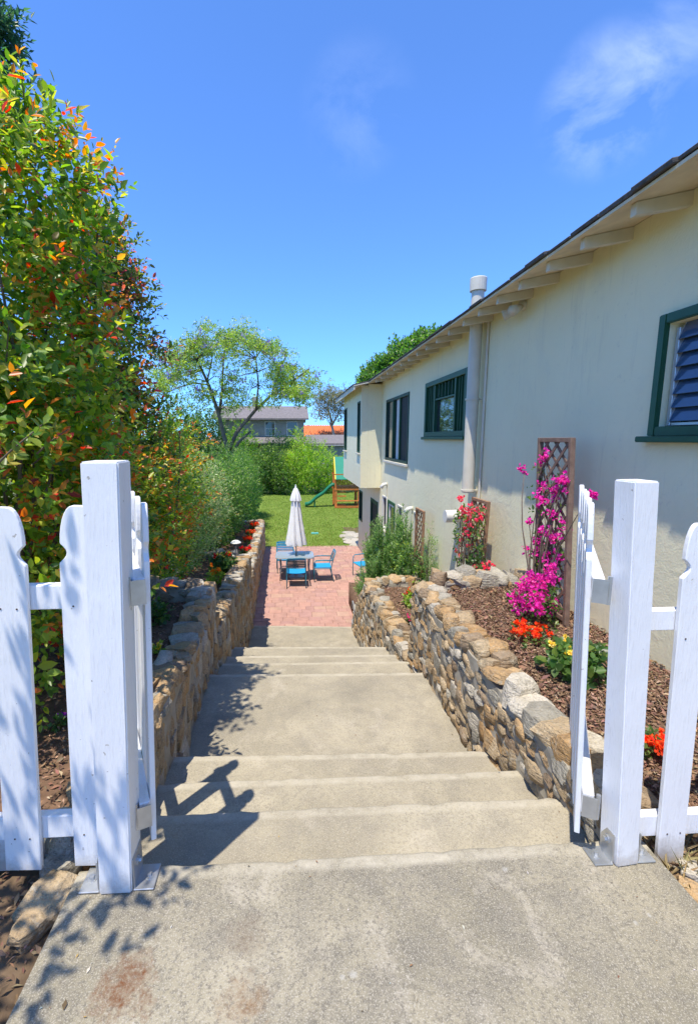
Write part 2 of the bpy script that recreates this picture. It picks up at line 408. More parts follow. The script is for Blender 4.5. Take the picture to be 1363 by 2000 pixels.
def pick(pal, n, jit=0.18):
    """colours drawn from [(weight, rgb), ...] with jitter"""
    w = np.array([p[0] for p in pal], float); w /= w.sum()
    c = np.array([p[1] for p in pal])[NP.choice(len(pal), n, p=w)]
    return np.clip(c * NP.normal(1, jit, (n, 1)) * NP.normal(1, jit * .35, (n, 3)), 0.004, 0.95)

def blob_shell(blobs, n, inner=0.72, lump=0.16, zmin=-9):
    """points spread through the outer shell of a union of ellipsoids, with outward directions"""
    P, D = [], []
    B = [(np.array(c, float), np.array(r, float)) for c, r in blobs]
    area = np.array([(r[0] * r[1] + r[1] * r[2] + r[0] * r[2]) for _, r in B]); area /= area.sum()
    need = n; tries = 0
    while need > 0 and tries < 30:
        tries += 1
        k = NP.choice(len(B), need * 2, p=area)
        d = unit(NP.normal(0, 1, (need * 2, 3)))
        c = np.stack([b[0] for b in B])[k]; r = np.stack([b[1] for b in B])[k]
        lf = 1 + lump * (np.sin(d[:, 0] * 7 + c[:, 1] * 3 + d[:, 2] * 5) * np.sin(d[:, 1] * 8 + c[:, 0] * 2 + 1) + 0.6 * np.sin(d[:, 2] * 11 + d[:, 0] * 4))
        rho = inner + (1.06 - inner) * NP.random(len(d)) ** 0.6
        p = c + d * r * (rho * lf)[:, None]
        ok = p[:, 2] > zmin
        for c2, r2 in B:
            q = np.linalg.norm((p - c2) / r2, axis=1); ok &= (q > inner * 0.86)
        p = p[ok][:need]; dd = unit((d / r))[ok][:need]
        P.append(p); D.append(dd); need -= len(p)
    return np.concatenate(P), np.concatenate(D)

def sprigs(name, P, D, nl, L, S, pal, tippal, flush, parent, aspect=0.5, mat=None, up=0.35, shape=6, sj=0.30, droop=0.12):
    """leafy twig ends: nl leaves up a twig of length L at each P; some twigs carry coloured new growth"""
    n = len(P)
    d = unit(D + np.array([0, 0, up]) + NP.normal(0, .35, (n, 3)))
    t = (np.arange(nl) + 0.5) / nl
    a0 = NP.uniform(0, 6.28, n)[:, None] + np.arange(nl)[None] * 2.4
    e1 = unit(np.cross(d, np.array([.3, .2, 1.]))); e2 = np.cross(d, e1)
    rad = e1[:, None] * np.cos(a0)[..., None] + e2[:, None] * np.sin(a0)[..., None]
    pos = P[:, None] + d[:, None] * (t[None, :, None] - 0.5) * L
    ax = unit(rad * (0.95 - 0.5 * t[None, :, None]) + d[:, None] * (0.35 + 0.55 * t[None, :, None]))
    nr = unit(d[:, None] * 0.8 - rad * 0.35 + np.array([-.2, -.5, .85]) + NP.normal(0, .25, pos.shape))
    N = n * nl
    col = pick(pal, N)
    patch = np.sin(P[:, 1] * 5.1 + P[:, 2] * 3.3) + np.sin(P[:, 2] * 6.3 - P[:, 0] * 4.7 + 1.1)
    fl = (NP.random(n) < flush * np.where(patch > 0.35, 1.9, 0.35))[:, None] & (t[None] > 0.55)
    tc_ = pick(tippal, N)
    m = fl.reshape(-1)
    col[m] = tc_[m]
    s = S * np.clip(NP.normal(1, sj, N), .45, 1.7) * (1 - 0.25 * np.tile(t, n))
    return blades(name, pos.reshape(-1, 3), ax.reshape(-1, 3), nr.reshape(-1, 3), s, col, mat or M_LEAF, parent, aspect, 0.14, shape, droop)

def stems(name, base, tips, r0, r1, mat, parent, n=5, bend=0.15, segs=5):
    mb = MB(); base = Vector(base)
    for tp in tips:
        tp = Vector(tp); pts = []
        off = Vector((U(-1, 1), U(-1, 1), 0)) * bend * (tp - base).length
        for i in range(segs + 1):
            s = i / segs; pts.append(base.lerp(tp, s) + off * math.sin(s * math.pi) * 0.5 + Vector((U(-.02, .02), U(-.02, .02), 0)) * (tp - base).length * .5)
        mb.tube(pts, [r0 + (r1 - r0) * i / segs for i in range(segs + 1)], n)
    return mb.build(name, mat, parent, smooth=True)

# ================================================================ THE SETTING
XL, XR = -0.80, 1.39          # inner faces of the two stone retaining walls
XW = 2.68                     # stucco wall of the house

def m_ground():
    t = MT('dry_ground', 0.95, 0.1)
    c = t.ramp(t.noise(0.35, 6), [(0.35, (0.10, 0.13, 0.05)), (0.65, (0.19, 0.18, 0.09))]); t.col(c); return t.m
struct(MB().add([(-700, -300, -0.12), (700, -300, -0.12), (700, 1600, -0.12), (-700, 1600, -0.12)], [(0, 1, 2, 3)]).build('ground', m_ground()))

# ---- concrete stairs
NOSES = [(1.625, 1.633, 2.49), (2.07, 2.06, 2.32), (2.493, 2.476, 2.152), (2.957, 2.877, 1.983), (4.526, 4.416, 1.75),
         (5.17, 5.077, 1.54), (5.70, 5.594, 1.37), (6.36, 6.216, 1.184), (6.62, 6.57, 0.993), (6.98, 6.94, 0.802),
         (7.37, 7.33, 0.61), (7.77, 7.73, 0.42), (8.17, 8.13, 0.23), (9.87, 9.646, 0.035)]
stairs = struct(thing('garden_stairs', None, None, (0.3, 1.6, 2.49)))
def step_block(yb_l, yb_r, yl, yr, z, zb, x0=XL - 0.12, x1=XR + 0.12, seed=1, jag=0.0022):
    rr = random.Random(seed); mb = MB(); nx = 40; r = 0.022
    jy = [rr.gauss(0, jag) for _ in range(nx + 1)]; jz = [rr.gauss(0, jag * .5) for _ in range(nx + 1)]
    wav = [0.0035 * math.sin(i * .11 + seed) + 0.0012 * math.sin(i * .5 + seed * 2) for i in range(nx + 1)]
    rows = []
    for i in range(nx + 1):
        s = i / nx; x = x0 + (x1 - x0) * s; yb = yb_l + (yb_r - yb_l) * s; yn = yl + (yr - yl) * s + wav[i]
        chip = 0.03 * max(0, math.sin(i * 1.7 + seed * 3.1) - 0.93) * 10
        prof = [(yb - 0.06, zb), (yb - 0.06, z)]
        for k in range(1, 6): prof.append((yb - 0.06 + (yn - r - yb + 0.06) * k / 6, z + rr.gauss(0, 0.0012)))
        prof.append((yn - r - 0.055, z + rr.gauss(0, .001))); prof.append((yn - r - 0.03, z + rr.gauss(0, .001)))
        rj = r + chip
        for k in range(5):
            a = math.pi / 2 * k / 4
            prof.append((yn - rj + rj * math.sin(a) + jy[i], z - rj + rj * math.cos(a) + jz[i]))
        prof += [(yn - 0.004 + jy[i] * .5, z - 0.10), (yn - 0.008, zb)]
        rows.append([(x, y, zz) for y, zz in prof])
    m = len(rows[0])
    for rw in rows: mb.v += rw
    mb.f += [(i * m + k, (i + 1) * m + k, (i + 1) * m + (k + 1) % m, i * m + (k + 1) % m) for i in range(nx) for k in range(m)]
    mb.f += [tuple(range(m)), tuple(range((nx + 1) * m - 1, nx * m - 1, -1))]
    return mb
for i, (yl, yr, z) in enumerate(NOSES):
    if i == 0: mb = step_block(-2.2, -2.2, yl, yr, z, 2.0, -0.83, 1.47, 3, 0.0025)
    else:
        mb = step_block(NOSES[i - 1][0], NOSES[i - 1][1], yl, yr, z, NOSES[min(i + 1, len(NOSES) - 1)][2] - 0.18, seed=i + 5)
    me = mb.mesh('step'); m_ = 16; wr = me.attributes.new('nose_tone', 'FLOAT', 'POINT')
    wr.data.foreach_set('value', np.array([1.0 if 8 <= (q % m_) <= 12 else 0.0 for q in range(len(me.vertices))], np.float32))  # marks the nose and the narrow strip behind it for the paler band
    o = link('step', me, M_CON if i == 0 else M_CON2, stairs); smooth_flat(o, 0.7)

# ---- patio of clay pavers
def paver_mat(name, c):
    t = MT(name, 0.85, 0.25); r = t.rnd(); f = t.noise(5, 5, 0.6)
    a = tuple(x * .8 for x in c); b = tuple(x * 1.15 for x in c)
    k = t.ramp(f, [(0.3, a), (0.7, b)]); k = t.mix(t.math('MULTIPLY', r, 0.35), k, tuple(min(1, x * 1.3) for x in c))
    k = t.mix(t.ramp(t.noise(1.1, 5, 0.65), [(0.52, 0.0), (0.75, 0.35)]), k, (0.50, 0.37, 0.29))
    t.col(k); t.bump(t.noise(60, 4), 0.3, 0.004); return t.m
M_PAV = [paver_mat('rose_paver', (0.40, 0.23, 0.185)), paver_mat('salmon_paver', (0.425, 0.24, 0.19)), paver_mat('buff_paver', (0.425, 0.265, 0.20)), paver_mat('plum_paver', (0.385, 0.222, 0.19))]
patio = struct(MB().box((-0.98, 9.60, -0.10), (XW + 0.05, 17.45, -0.055)).build('patio', plain('sand_joint', (0.38, 0.235, 0.19), 0.95, 0.1, 0.2, 20, 0.5)))
pav_me = {}
for mi in range(4):
    for si, (lw, ld) in enumerate(((0.30, 0.20), (0.20, 0.20), (0.30, 0.30))):
        g = 0.0018; me = MB().box((g, g, -0.05), (lw - g, ld - g, 0.0)).mesh('paver', bevel=0.003, seg=1); me.materials.append(M_PAV[mi]); pav_me[mi, si] = me
rest = {k: MB() for k in range(4)}; cnt = 0
y = 9.66; row = 0
while y < 17.40:
    ld = 0.20 if row % 3 else 0.30
    x = -0.92 - U(0, 0.2)
    while x < XW - 0.02:
        si = 2 if ld == 0.30 else RNG.choice((0, 0, 1)); lw = (0.30, 0.20, 0.30)[si]; mi = RNG.choices(range(4), (4, 4, 2, 2))[0]
        yskew = y + 0.0
        vis = not (y < 9.9 and x < -0.9)
        if cnt < 300 and -0.95 < x < 1.9:
            o = bpy.data.objects.new('paver', pav_me[mi, si]); COL.objects.link(o); o.parent = patio; o.location = (x, yskew, U(-.0015, .0015)); o.rotation_euler = (0, 0, U(-.006, .006)); cnt += 1
        else: rest[mi].box((x + .004, y + .004, -0.05), (x + lw - .004, y + ld - .004, U(-.001, .001)))
        x += lw
    y += ld; row += 1
for mi, mb in rest.items(): stuff(mb.build('pavers', M_PAV[mi], patio))

# ---- lawn
def m_lawn():
    t = MT('turf', 0.95, 0.1)
    c = t.ramp(t.noise(0.8, 6, 0.65), [(0.3, (0.15, 0.23, 0.035)), (0.6, (0.20, 0.28, 0.05)), (0.8, (0.30, 0.32, 0.09))])
    c = t.mix(t.ramp(t.noise(40, 4), [(0.45, 0.0), (0.7, 0.6)]), c, (0.06, 0.10, 0.02)); t.col(c)
    t.bump(t.noise(70, 4), 0.8, 0.02); return t.m
struct(sheet('lawn', -7, 14, 17.46, 36.5, -0.02, m_lawn(), 0.4, 0.012))
n = 60000
gy = 17.47 + (NP.random(n) ** 1.25) * 17.6
gx = NP.uniform(-1.7, 5.2, n)
P = np.stack([gx, gy, np.full(n, -0.03)], 1)
A = np.stack([NP.normal(0, .45, n), NP.normal(0, .45, n), np.ones(n)], 1)
gc = pick([(5, (0.21, 0.31, 0.045)), (3, (0.16, 0.26, 0.035)), (2, (0.31, 0.36, 0.08)), (0.7, (0.42, 0.39, 0.15))], n)
worn = np.exp(-((gx + 0.6) ** 2 + ((gy - 18.0) / 1.6) ** 2) / 0.8)[:, None] * 0.6
gc = gc * (1 - worn) + np.array([0.36, 0.31, 0.13]) * worn
tag(stuff(blades('grass', P, A, NP.normal(0, 1, (n, 3)), NP.uniform(.04, .085, n), gc, M_CHIP, None, 0.28, 0, 3)), 'short mown grass of the sunny back lawn', 'grass')

# ---- mulch beds (terraces held by the stone walls) and bare soil by the landing
BEDS = []
def bed(name, x0, x1, y0, y1, z, bottom, mat, nchips, vis=None, zf=None):
    o = struct(sheet(name, x0, x1, y0, y1, z, mat, 0.07 if (x1 - x0) < 2 else 0.11, 0.014, 3.2, bottom, zf=zf))
    if nchips:
        vx0, vx1 = vis or (x0, x1)
        P = np.stack([NP.uniform(vx0, vx1, nchips), NP.uniform(y0 + .02, y1 - .02, nchips), np.zeros(nchips)], 1)
        P[:, 2] = z + NP.uniform(-0.012, 0.028, nchips) + (zf(P[:, 0], P[:, 1]) if zf else 0)
        a = NP.uniform(0, 6.28, nchips)
        A = np.stack([np.cos(a), np.sin(a), NP.normal(0, .28, nchips)], 1)
        Nn = np.stack([NP.normal(0, .5, nchips), NP.normal(0, .5, nchips), np.ones(nchips)], 1)
        c = pick([(4, (0.205, 0.125, 0.082)), (3, (0.27, 0.165, 0.108)), (2, (0.145, 0.088, 0.06)), (1.2, (0.36, 0.25, 0.17))], nchips, 0.25)
        k = blades('bark_chips', P, A, Nn, NP.gamma(3, .0062, nchips) + .008, c, M_CHIP, o, 0.38, 0.25, 4); stuff(k)
    return o
slopeA = lambda X, Y: 0.05 * np.clip((X - 1.6) / 1.0, 0, 1)
bed('mulch_bed_upper_right', 1.55, XW + .02, 1.7, 4.98, 2.47, 1.2, M_MULCHSOIL, 34000, zf=slopeA)
bed('mulch_bed_middle_right', 1.55, XW + .02, 4.98, 8.22, 1.42, 0.0, M_MULCHSOIL, 14000)
bed('mulch_bed_lower_right', 1.50, XW + .02, 8.22, 11.2, 0.55, -0.1, M_MULCHSOIL, 1500)
bed('mulch_bed_upper_left', -6, -0.95, 1.9, 5.12, 2.36, 1.2, M_MULCHSOIL, 8000, (-2.2, -0.98))
bed('mulch_bed_middle_left', -6, -0.98, 5.12, 9.92, 1.60, 0.0, M_MULCHSOIL, 9000, (-2.2, -1.0))
bed('mulch_bed_lower_left', -6, -1.05, 9.92, 17.44, 0.96, -0.1, M_MULCHSOIL, 7000, (-2.0, -1.05))
bed('soil_left', -6, -0.84, -2.2, 1.9, 2.40, 1.5, M_SOIL, 2500, (-1.3, -0.85))
bed('soil_right', 1.48, XW + .02, -2.2, 1.7, 2.43, 1.5, M_SOIL, 2500, (1.48, 2.0))

# ---- rubble walls
def rock_mesh(seed, lump=0.16, squareness=0.45, flat=False):
    rr = random.Random(seed); ph = [rr.uniform(0, 6.28) for _ in range(9)]
    idx = {}; vs_ = []; fs_ = []
    def vid(p):
        k = tuple(p)
        if k not in idx:
            v = Vector(p); q = v.normalized(); e = v.lerp(q * 1.15, 1 - squareness)
            w = 1 + .9 * lump * (math.sin(q.x * 3 + ph[0]) * math.sin(q.y * 3.3 + ph[1]) + .7 * math.sin(q.z * 4 + ph[2] + q.x * 2)) + rr.uniform(-.10, .10)
            e = Vector((e.x * (1 + .18 * math.sin(q.y * 2 + ph[3])), e.y * (1 + .2 * math.sin(q.z * 2.2 + ph[4])), e.z * (1 + .18 * math.sin(q.x * 2 + ph[5])))) * w
            idx[k] = len(vs_); vs_.append(e)
        return idx[k]
    for ax in range(3):
        for sgn in (-1, 1):
            for i in (-1, 0):
                for j in (-1, 0):
                    quad = []
                    for a, b in ((i, j), (i + 1, j), (i + 1, j + 1), (i, j + 1)):
                        p = [0, 0, 0]; p[ax] = sgn; p[(ax + 1) % 3] = a; p[(ax + 2) % 3] = b; quad.append(vid(p))
                    fs_.append(tuple(quad if sgn > 0 else quad[::-1]))
    mb = MB().add(vs_, fs_); me = mb.mesh('stone', smooth=not flat)
    return me
ROCKS = {}
for k in range(12):
    for mi in range(5):
        me = rock_mesh(100 + k, 0.17, 0.30 + .05 * (k % 4), flat=False)
        me.set_sharp_from_angle(angle=0.9 if k % 3 else 1.5)
        me.materials.append(M_STONE[mi]); ROCKS[k, mi] = me
def put_rock(parent, loc, scale, rot=(0, 0, 0), weights=(4, 3, 4, 3, 1), name='stone', top=None):
    me = ROCKS[RNG.randrange(12), RNG.choices(range(5), weights)[0]]
    o = bpy.data.objects.new(name, me); COL.objects.link(o)
    if parent is not None: o.parent = parent; o.location = Vector(loc) - OFF.get(parent.name, Vector())
    else: o.location = loc
    o.rotation_euler = rot; o.scale = scale
    return o
def stone_wall(label, p0, p1, side, top, bot, thick=0.23, hrow=(0.075, 0.15), wst=(0.09, 0.23), cap=(0.11, 0.23), weights=(5, 4, 3, 3, 1), capw=(5, 5, 2, 4, 1), caph=0.048, seed=1):
    """rubble wall from p0 to p1; side = unit normal of the face that shows; top/bot give z along the run"""
    rr = random.Random(seed); p0 = Vector((*p0, 0)); p1 = Vector((*p1, 0)); L = (p1 - p0).length; d = (p1 - p0) / L
    nrm = Vector((*side, 0)); ang = math.atan2(d.y, d.x)
    root = thing('stone_wall', label, 'wall', (p0.x, p0.y, min(bot(0), bot(L))), 'rubble retaining walls of the terraces')
    # mortar core
    mb = MB(); nu = max(4, int(L / 0.10)); nv = 8; rows = []
    for i in range(nu + 1):
        s = L * i / nu; c = p0 + d * s; t_, b_ = top(s) - 0.05, bot(s) - 0.12
        ring = []
        for j in range(nv + 1):
            q = c + nrm * (0.008 + rr.uniform(-.010, .010)); ring.append((q.x, q.y, b_ + (t_ - b_) * j / nv))
        q = c - nrm * thick; ring += [(q.x, q.y, t_ + rr.uniform(-.01, .01)), (q.x, q.y, b_)]
        rows.append(ring)
    m = len(rows[0])
    for r_ in rows: mb.v += r_
    mb.f += [(i * m + k, (i + 1) * m + k, (i + 1) * m + (k + 1) % m, i * m + (k + 1) % m) for i in range(nu) for k in range(m)]
    mb.f += [tuple(range(m)), tuple(range((nu + 1) * m - 1, nu * m - 1, -1))]
    mb.build('mortar', M_MORTAR, root, smooth=False)
    # face stones in loose courses
    z = min(bot(0), bot(L / 2), bot(L)) - 0.05; ztop = max(top(0), top(L / 2), top(L)); n = 0
    while z < ztop:
        h = rr.uniform(*hrow); s = -rr.uniform(0, 0.15)
        while s < L:
            w = rr.uniform(*wst); sc = min(max(s + w / 2, 0.03), L - 0.03)
            zc = z + h / 2 + rr.uniform(-.02, .02)
            if bot(sc) - 0.06 < zc < top(sc) - 0.07:
                dep = rr.uniform(.036, .060); c = p0 + d * sc - nrm * rr.uniform(.018, .036)
                put_rock(root, (c.x, c.y, zc), (w * .50, dep, h * .50), (rr.uniform(-.15, .15), rr.uniform(-.22, .22), ang + rr.uniform(-.1, .1)), weights); n += 1
            s += w * .97
        z += h * .97
    # cap stones, two abreast, uneven
    s = 0
    while s < L:
        w = rr.uniform(*cap)
        if s + w / 2 > L + 0.05: break
        split = rr.random() < .55
        for q in ((0.25, 0.75) if split else (0.5,)):
            wd = thick * (0.33 if split else 0.56); c = p0 + d * (s + w / 2) - nrm * (thick * q + 0.0) + d * rr.uniform(-.02, .02)
            hh = rr.uniform(.65, 1.5) * caph
            put_rock(root, (c.x, c.y, top(s + w / 2) - caph * .55 + rr.uniform(-.02, .025)), (w * .54, wd, hh), (rr.uniform(-.2, .2), rr.uniform(-.2, .2), ang + rr.uniform(-.55, .55)), capw)
        s += w * .93
    return root
def stairz(y):
    for yl, yr, z in NOSES:
        if y < (yl + yr) / 2: return z
    return 0.0
lin = lambda a, b, L: (lambda s: a + (b - a) * s / L)
GR = (2, 1.5, 5, 4, 1)
stone_wall('rubble wall of large tan stones right of the upper steps, beside the mulch with orange flowers', (XR, 1.70), (XR, 4.92), (-1, 0), lambda s: 2.56 + 0.02 * math.sin(s * 5), lambda s: stairz(1.70 + s), hrow=(0.06, 0.13), wst=(0.08, 0.20), cap=(0.11, 0.23), caph=0.05, weights=(6, 4, 2, 3, 1), seed=2)
stone_wall('lower rubble wall on the right edging the small middle bed', (XR, 4.97), (XR, 8.2), (-1, 0), lambda s: 1.55, lambda s: stairz(4.97 + s), seed=3)
stone_wall('low end of the right rubble wall sloping down to the patio below the rosemary', (XR, 8.25), (XR, 9.62), (-1, 0), lambda s: 1.42 - 1.05 * (s / 1.37), lambda s: 0.0, seed=4)
stone_wall('row of rough stones across the upper right bed behind the mulch', (1.62, 4.86), (XW - .03, 4.86), (0, -1), lambda s: 2.62 + .02 * math.sin(s * 7), lambda s: 2.44, 0.24, caph=0.07, weights=(4, 4, 3, 1, 2), capw=(4, 3, 4, 1, 2), seed=5)
stone_wall('thin flat stone edging behind the small middle right bed', (1.62, 8.16), (XW - .03, 8.16), (0, -1), lambda s: 1.56, lambda s: 1.38, 0.22, caph=0.05, seed=6)
stone_wall('tall shaded rubble wall left of the upper steps', (XL, 1.72), (XL - .05, 5.08), (1, 0), lambda s: 2.52 - 0.14 * math.exp(-((s - 2.2) / .7) ** 2), lambda s: stairz(1.72 + s), hrow=(0.11, 0.24), wst=(0.10, 0.24), weights=(6, 4, 1, 2, 2), capw=(5, 5, 2, 2, 1), caph=0.05, seed=7)
stone_wall('middle rubble wall on the left, stepping down beside the lower stairs', (XL - .03, 5.13), (XL - .06, 9.86), (1, 0), lin(2.0, 1.66, 4.73), lambda s: stairz(5.13 + s), hrow=(.10, .18), wst=(.13, .26), weights=(6, 4, 2, 2, 2), seed=8)
stone_wall('long rubble wall on the left of the brick patio', (XL - .06, 9.90), (XL - .15, 17.42), (1, 0), lambda s: 1.09, lambda s: 0.0, hrow=(.11, .2), wst=(.15, .3), weights=(6, 4, 2, 2, 2), seed=9)
stone_wall('shaded grey stones across the upper left bed under the hedge', (-2.5, 5.02), (-1.10, 5.02), (0, -1), lambda s: 2.56, lambda s: 2.30, 0.26, weights=(1, 1, 6, 1, 3), capw=(1, 1, 6, 1, 3), hrow=(.1, .16), wst=(.2, .36), seed=10)
stone_wall('grey stone edging across the left bed behind the path light', (-2.0, 9.82), (-1.14, 9.82), (0, -1), lambda s: 1.70, lambda s: 1.56, 0.22, weights=GR, capw=GR, caph=0.05, seed=12)
stone_wall('far end of the left rubble wall facing the lawn', (-1.9, 17.44), (-1.2, 17.44), (0, 1), lambda s: 1.07, lambda s: 0.0, 0.24, weights=GR, capw=GR, seed=13)
# loose rocks in the soil on either side of the landing
for i, (px, py, sx, sy, sz, lab) in enumerate(((95, 1760, .10, .07, .05, 'long grey rock lying beside the landing left of the gate post'), (120, 1690, .075, .06, .05, 'tan rock under the left picket fence next to the post'),
                                              (62, 1800, .06, .05, .035, 'small dark rock at the left edge of the concrete landing'), (1345, 1700, .07, .05, .035, 'pale rock in the dry grass right of the gate post'), (1352, 1745, .05, .045, .03, 'small brown rock beside the right edge of the landing'))):
    p = oz(px, py, 2.44); rk = put_rock(None, (p.x, p.y, 2.43), (sx, sy, sz), (U(-.2, .2), U(-.2, .2), U(.6, 1.2)), name='loose_rock', weights=GR)
    tag(rk, lab, 'rock', 'loose rocks beside the landing')

# ================================================================ THE STUCCO HOUSE
M_GREEN = plain('green_paint', (0.018, 0.088, 0.042), 0.45, 0.4, 0.15, 6, 0.12)
M_DKGREEN = plain('dark_green_paint', (0.018, 0.06, 0.038), 0.5, 0.35, 0.15, 6, 0.1)
M_CREAM = plain('cream_paint', (0.64, 0.60, 0.49), 0.6, 0.3, 0.08, 5, 0.15)
M_PALEWOOD = plain('pale_sheathing', (0.70, 0.60, 0.42), 0.75, 0.2, 0.14, 5, 0.25)
M_SHINGLE = plain('roof_shingle', (0.10, 0.095, 0.09), 0.95, 0.15, 0.3, 20, 0.8)
M_ALU = plain('aluminium', (0.55, 0.57, 0.58), 0.4, 0.5, 0.05, 5, 0.05, metal=0.6)
M_OFFW = plain('off_white_plastic', (0.72, 0.70, 0.64), 0.5, 0.4, 0.05, 6, 0.05)
M_SCREEN = plain('dark_screen', (0.035, 0.035, 0.032), 0.7, 0.3, 0.2, 20, 0.1)
M_CURTAIN = plain('curtain', (0.60, 0.60, 0.55), 0.9, 0.1, 0.1, 10, 0.1)
M_ROOM = plain('dim_room', (0.05, 0.05, 0.055), 0.9, 0.1, 0.2)
def m_glass(name, c, rough=0.03, bumpy=0.02):
    t = MT(name, rough, 0.6); t.col(c); t.b.inputs['IOR'].default_value = 1.5
    t.b.inputs['Coat Weight'].default_value = 0.6; t.b.inputs['Coat Roughness'].default_value = 0.02
    t.bump(t.noise(1.3, 3), bumpy, 0.05); return t.m
M_GLASS = m_glass('window_glass', (0.030, 0.036, 0.040))
M_LOUVRE = m_glass('louvre_glass', (0.05, 0.09, 0.16), 0.08)

house = thing('stucco_house', 'two storey cream stucco house with green window frames along the right side', 'house', (XW, 10, 0))
UND = lambda x: 5.70 + 0.22 * (x - 2.30)          # underside of the roof sheathing
def wall_holes(name, mat, X, y0, y1, z0, z1, holes, thick, parent, res=0.6):
    """wall in the plane x = X facing -x with openings (ya, yb, za, zb) and reveals"""
    mb = MB()
    ys = sorted({y0, y1, *[h[0] for h in holes], *[h[1] for h in holes]}); zs = sorted({z0, z1, *[h[2] for h in holes], *[h[3] for h in holes]})
    def inside(y, z): return any(a < y < b and c < z < d_ for a, b, c, d_ in holes)
    for i in range(len(ys) - 1):
        for j in range(len(zs) - 1):
            if not inside((ys[i] + ys[i + 1]) / 2, (zs[j] + zs[j + 1]) / 2):
                mb.add([(X, ys[i], zs[j]), (X, ys[i + 1], zs[j]), (X, ys[i + 1], zs[j + 1]), (X, ys[i], zs[j + 1])], [(0, 3, 2, 1)])
                mb.add([(X + thick, ys[i], zs[j]), (X + thick, ys[i + 1], zs[j]), (X + thick, ys[i + 1], zs[j + 1]), (X + thick, ys[i], zs[j + 1])], [(0, 1, 2, 3)])
    for a, b, c, d_ in holes:
        for q in (((a, c), (b, c)), ((b, c), (b, d_)), ((b, d_), (a, d_)), ((a, d_), (a, c))):
            (ya, za), (yb, zb) = q
            mb.add([(X, ya, za), (X, yb, zb), (X + thick, yb, zb), (X + thick, ya, za)], [(0, 1, 2, 3)])
    for q in (((y0, z0), (y1, z0)), ((y1, z0), (y1, z1)), ((y1, z1), (y0, z1)), ((y0, z1), (y0, z0))):
        (ya, za), (yb, zb) = q
        mb.add([(X, ya, za), (X, yb, zb), (X + thick, yb, zb), (X + thick, ya, za)], [(0, 1, 2, 3)])
    o = link(name, mb.mesh(name), mat, parent); return o
H3 = (1.55, 3.235, 4.19, 4.955); H1 = (6.92, 9.02, 4.22, 5.19); H2 = (10.30, 12.68, 3.60, 5.18)
LA = (12.36, 12.92, 1.66, 2.57); LB = (11.40, 12.22, 0.06, 2.53); LC = (10.62, 11.06, 1.30, 2.56); LD = (9.36, 9.62, 1.60, 2.62)
LU = (13.62, 14.80, 0.06, 2.26); LV = (16.55, 17.28, 1.14, 2.24)
wall_holes('wall', M_STUCCO, XW, -2.4, 17.45, -0.15, UND(XW) - 0.003, [H3, H1, H2, LA, LB, LC, LD, LU, LV], 0.22, house)
# rest of the shell, so that the house is a solid body
mb = MB().box((XW + 0.23, 17.25, -0.15), (10.5, 17.45, 5.7)).box((10.3, -2.4, -0.15), (10.5, 17.25, 5.7)).box((XW + .23, -2.4, -0.15), (10.3, -2.2, 5.7))
mb.build('side_wall', M_STUCCO, house)
MB().box((XW + 0.6, -2.2, -0.1), (XW + 0.65, 17.25, 5.6)).build('inner_partition', M_ROOM, house)
# jettied bay at the far end
XB = 2.08
wall_holes('bay_wall', M_STUCCO, XB, 13.30, 17.44, 2.74, UND(XB) - 0.003, [(13.44, 13.92, 3.76, 5.22), (16.50, 17.22, 3.76, 5.22)], 0.2, house)
MB().box((XB + .202, 13.302, 2.742), (XW - .002, 13.5, UND(XB + .2) - .003)).box((XB + .202, 17.25, 2.742), (XW - .002, 17.438, UND(XB + .2) - .003)).box((XB + .202, 13.5, 2.742), (XW - .002, 17.25, 2.85)).build('bay_return', M_STUCCO, house)

def frame(mb, X, y0, y1, z0, z1, w, t0, t1):
    """rectangular frame, from X+t0 (outside) to X+t1"""
    mb.box((X + t0, y0, z0), (X + t1, y0 + w, z1)); mb.box((X + t0, y1 - w, z0), (X + t1, y1, z1))
    mb.box((X + t0, y0 + w, z0), (X + t1, y1 - w, z0 + w)); mb.box((X + t0, y0 + w, z1 - w), (X + t1, y1 - w, z1)); return mb
def simple_window(X, hole, mat, w=0.06, label=None, panemat=None, sill=True, proud=-0.02):
    a, b, c, d_ = hole
    f = frame(MB(), X, a - .012, b + .012, c - .012, d_ + .012, w, proud, 0.09).build('window', mat, house, bevel=0.004, seg=1)
    MB().box((X + .04, a + .01, c + .01), (X + .05, b - .01, d_ - .01)).build('pane', panemat or M_GLASS, f)
    if sill: MB().box((X - .06, a - .05, c - .055), (X + .03, b + .05, c - .014)).build('sill', M_CREAM, f, bevel=0.005, seg=1)
    return f
# louvred window nearest the camera
a, b, c, d_ = H3
f = frame(MB(), XW, a - .02, b + .07, c - .01, d_ + .07, 0.066, -0.035, 0.10).build('window', M_GREEN, house, bevel=0.006)
f['label'] = 'green framed louvre window with tilted blue glass slats'
MB().box((XW - .085, a - .06, c - .055), (XW + .05, b + .12, c - .012)).build('sill', M_GREEN, f, bevel=0.006)
MB().box((XW + .03, b - .052, c + .062), (XW + .085, b - .022, d_ - .03)).box((XW + .035, a, c + .062), (XW + .08, b - .055, c + .085)).build('jamb', M_ALU, f, bevel=0.003, seg=1)
sl = None
for k in range(8):
    zc = c + 0.15 + k * 0.093
    if zc > d_ - 0.04: break
    M = Matrix.Translation((XW + .045, 0, zc)) @ Matrix.Rotation(-1.18, 4, 'Y')
    MB().box((-.062, a + .06, -.003), (.062, b - .062, .003), M).build('louvre', M_LOUVRE, f)
    MB().box((-.062, b - .061, -.006), (.062, b - .054, .006), M).build('louvre_clip', M_ALU, f)
MB().box((XW + .16, a, c), (XW + .165, b, d_)).build('insect_screen', M_SCREEN, f)
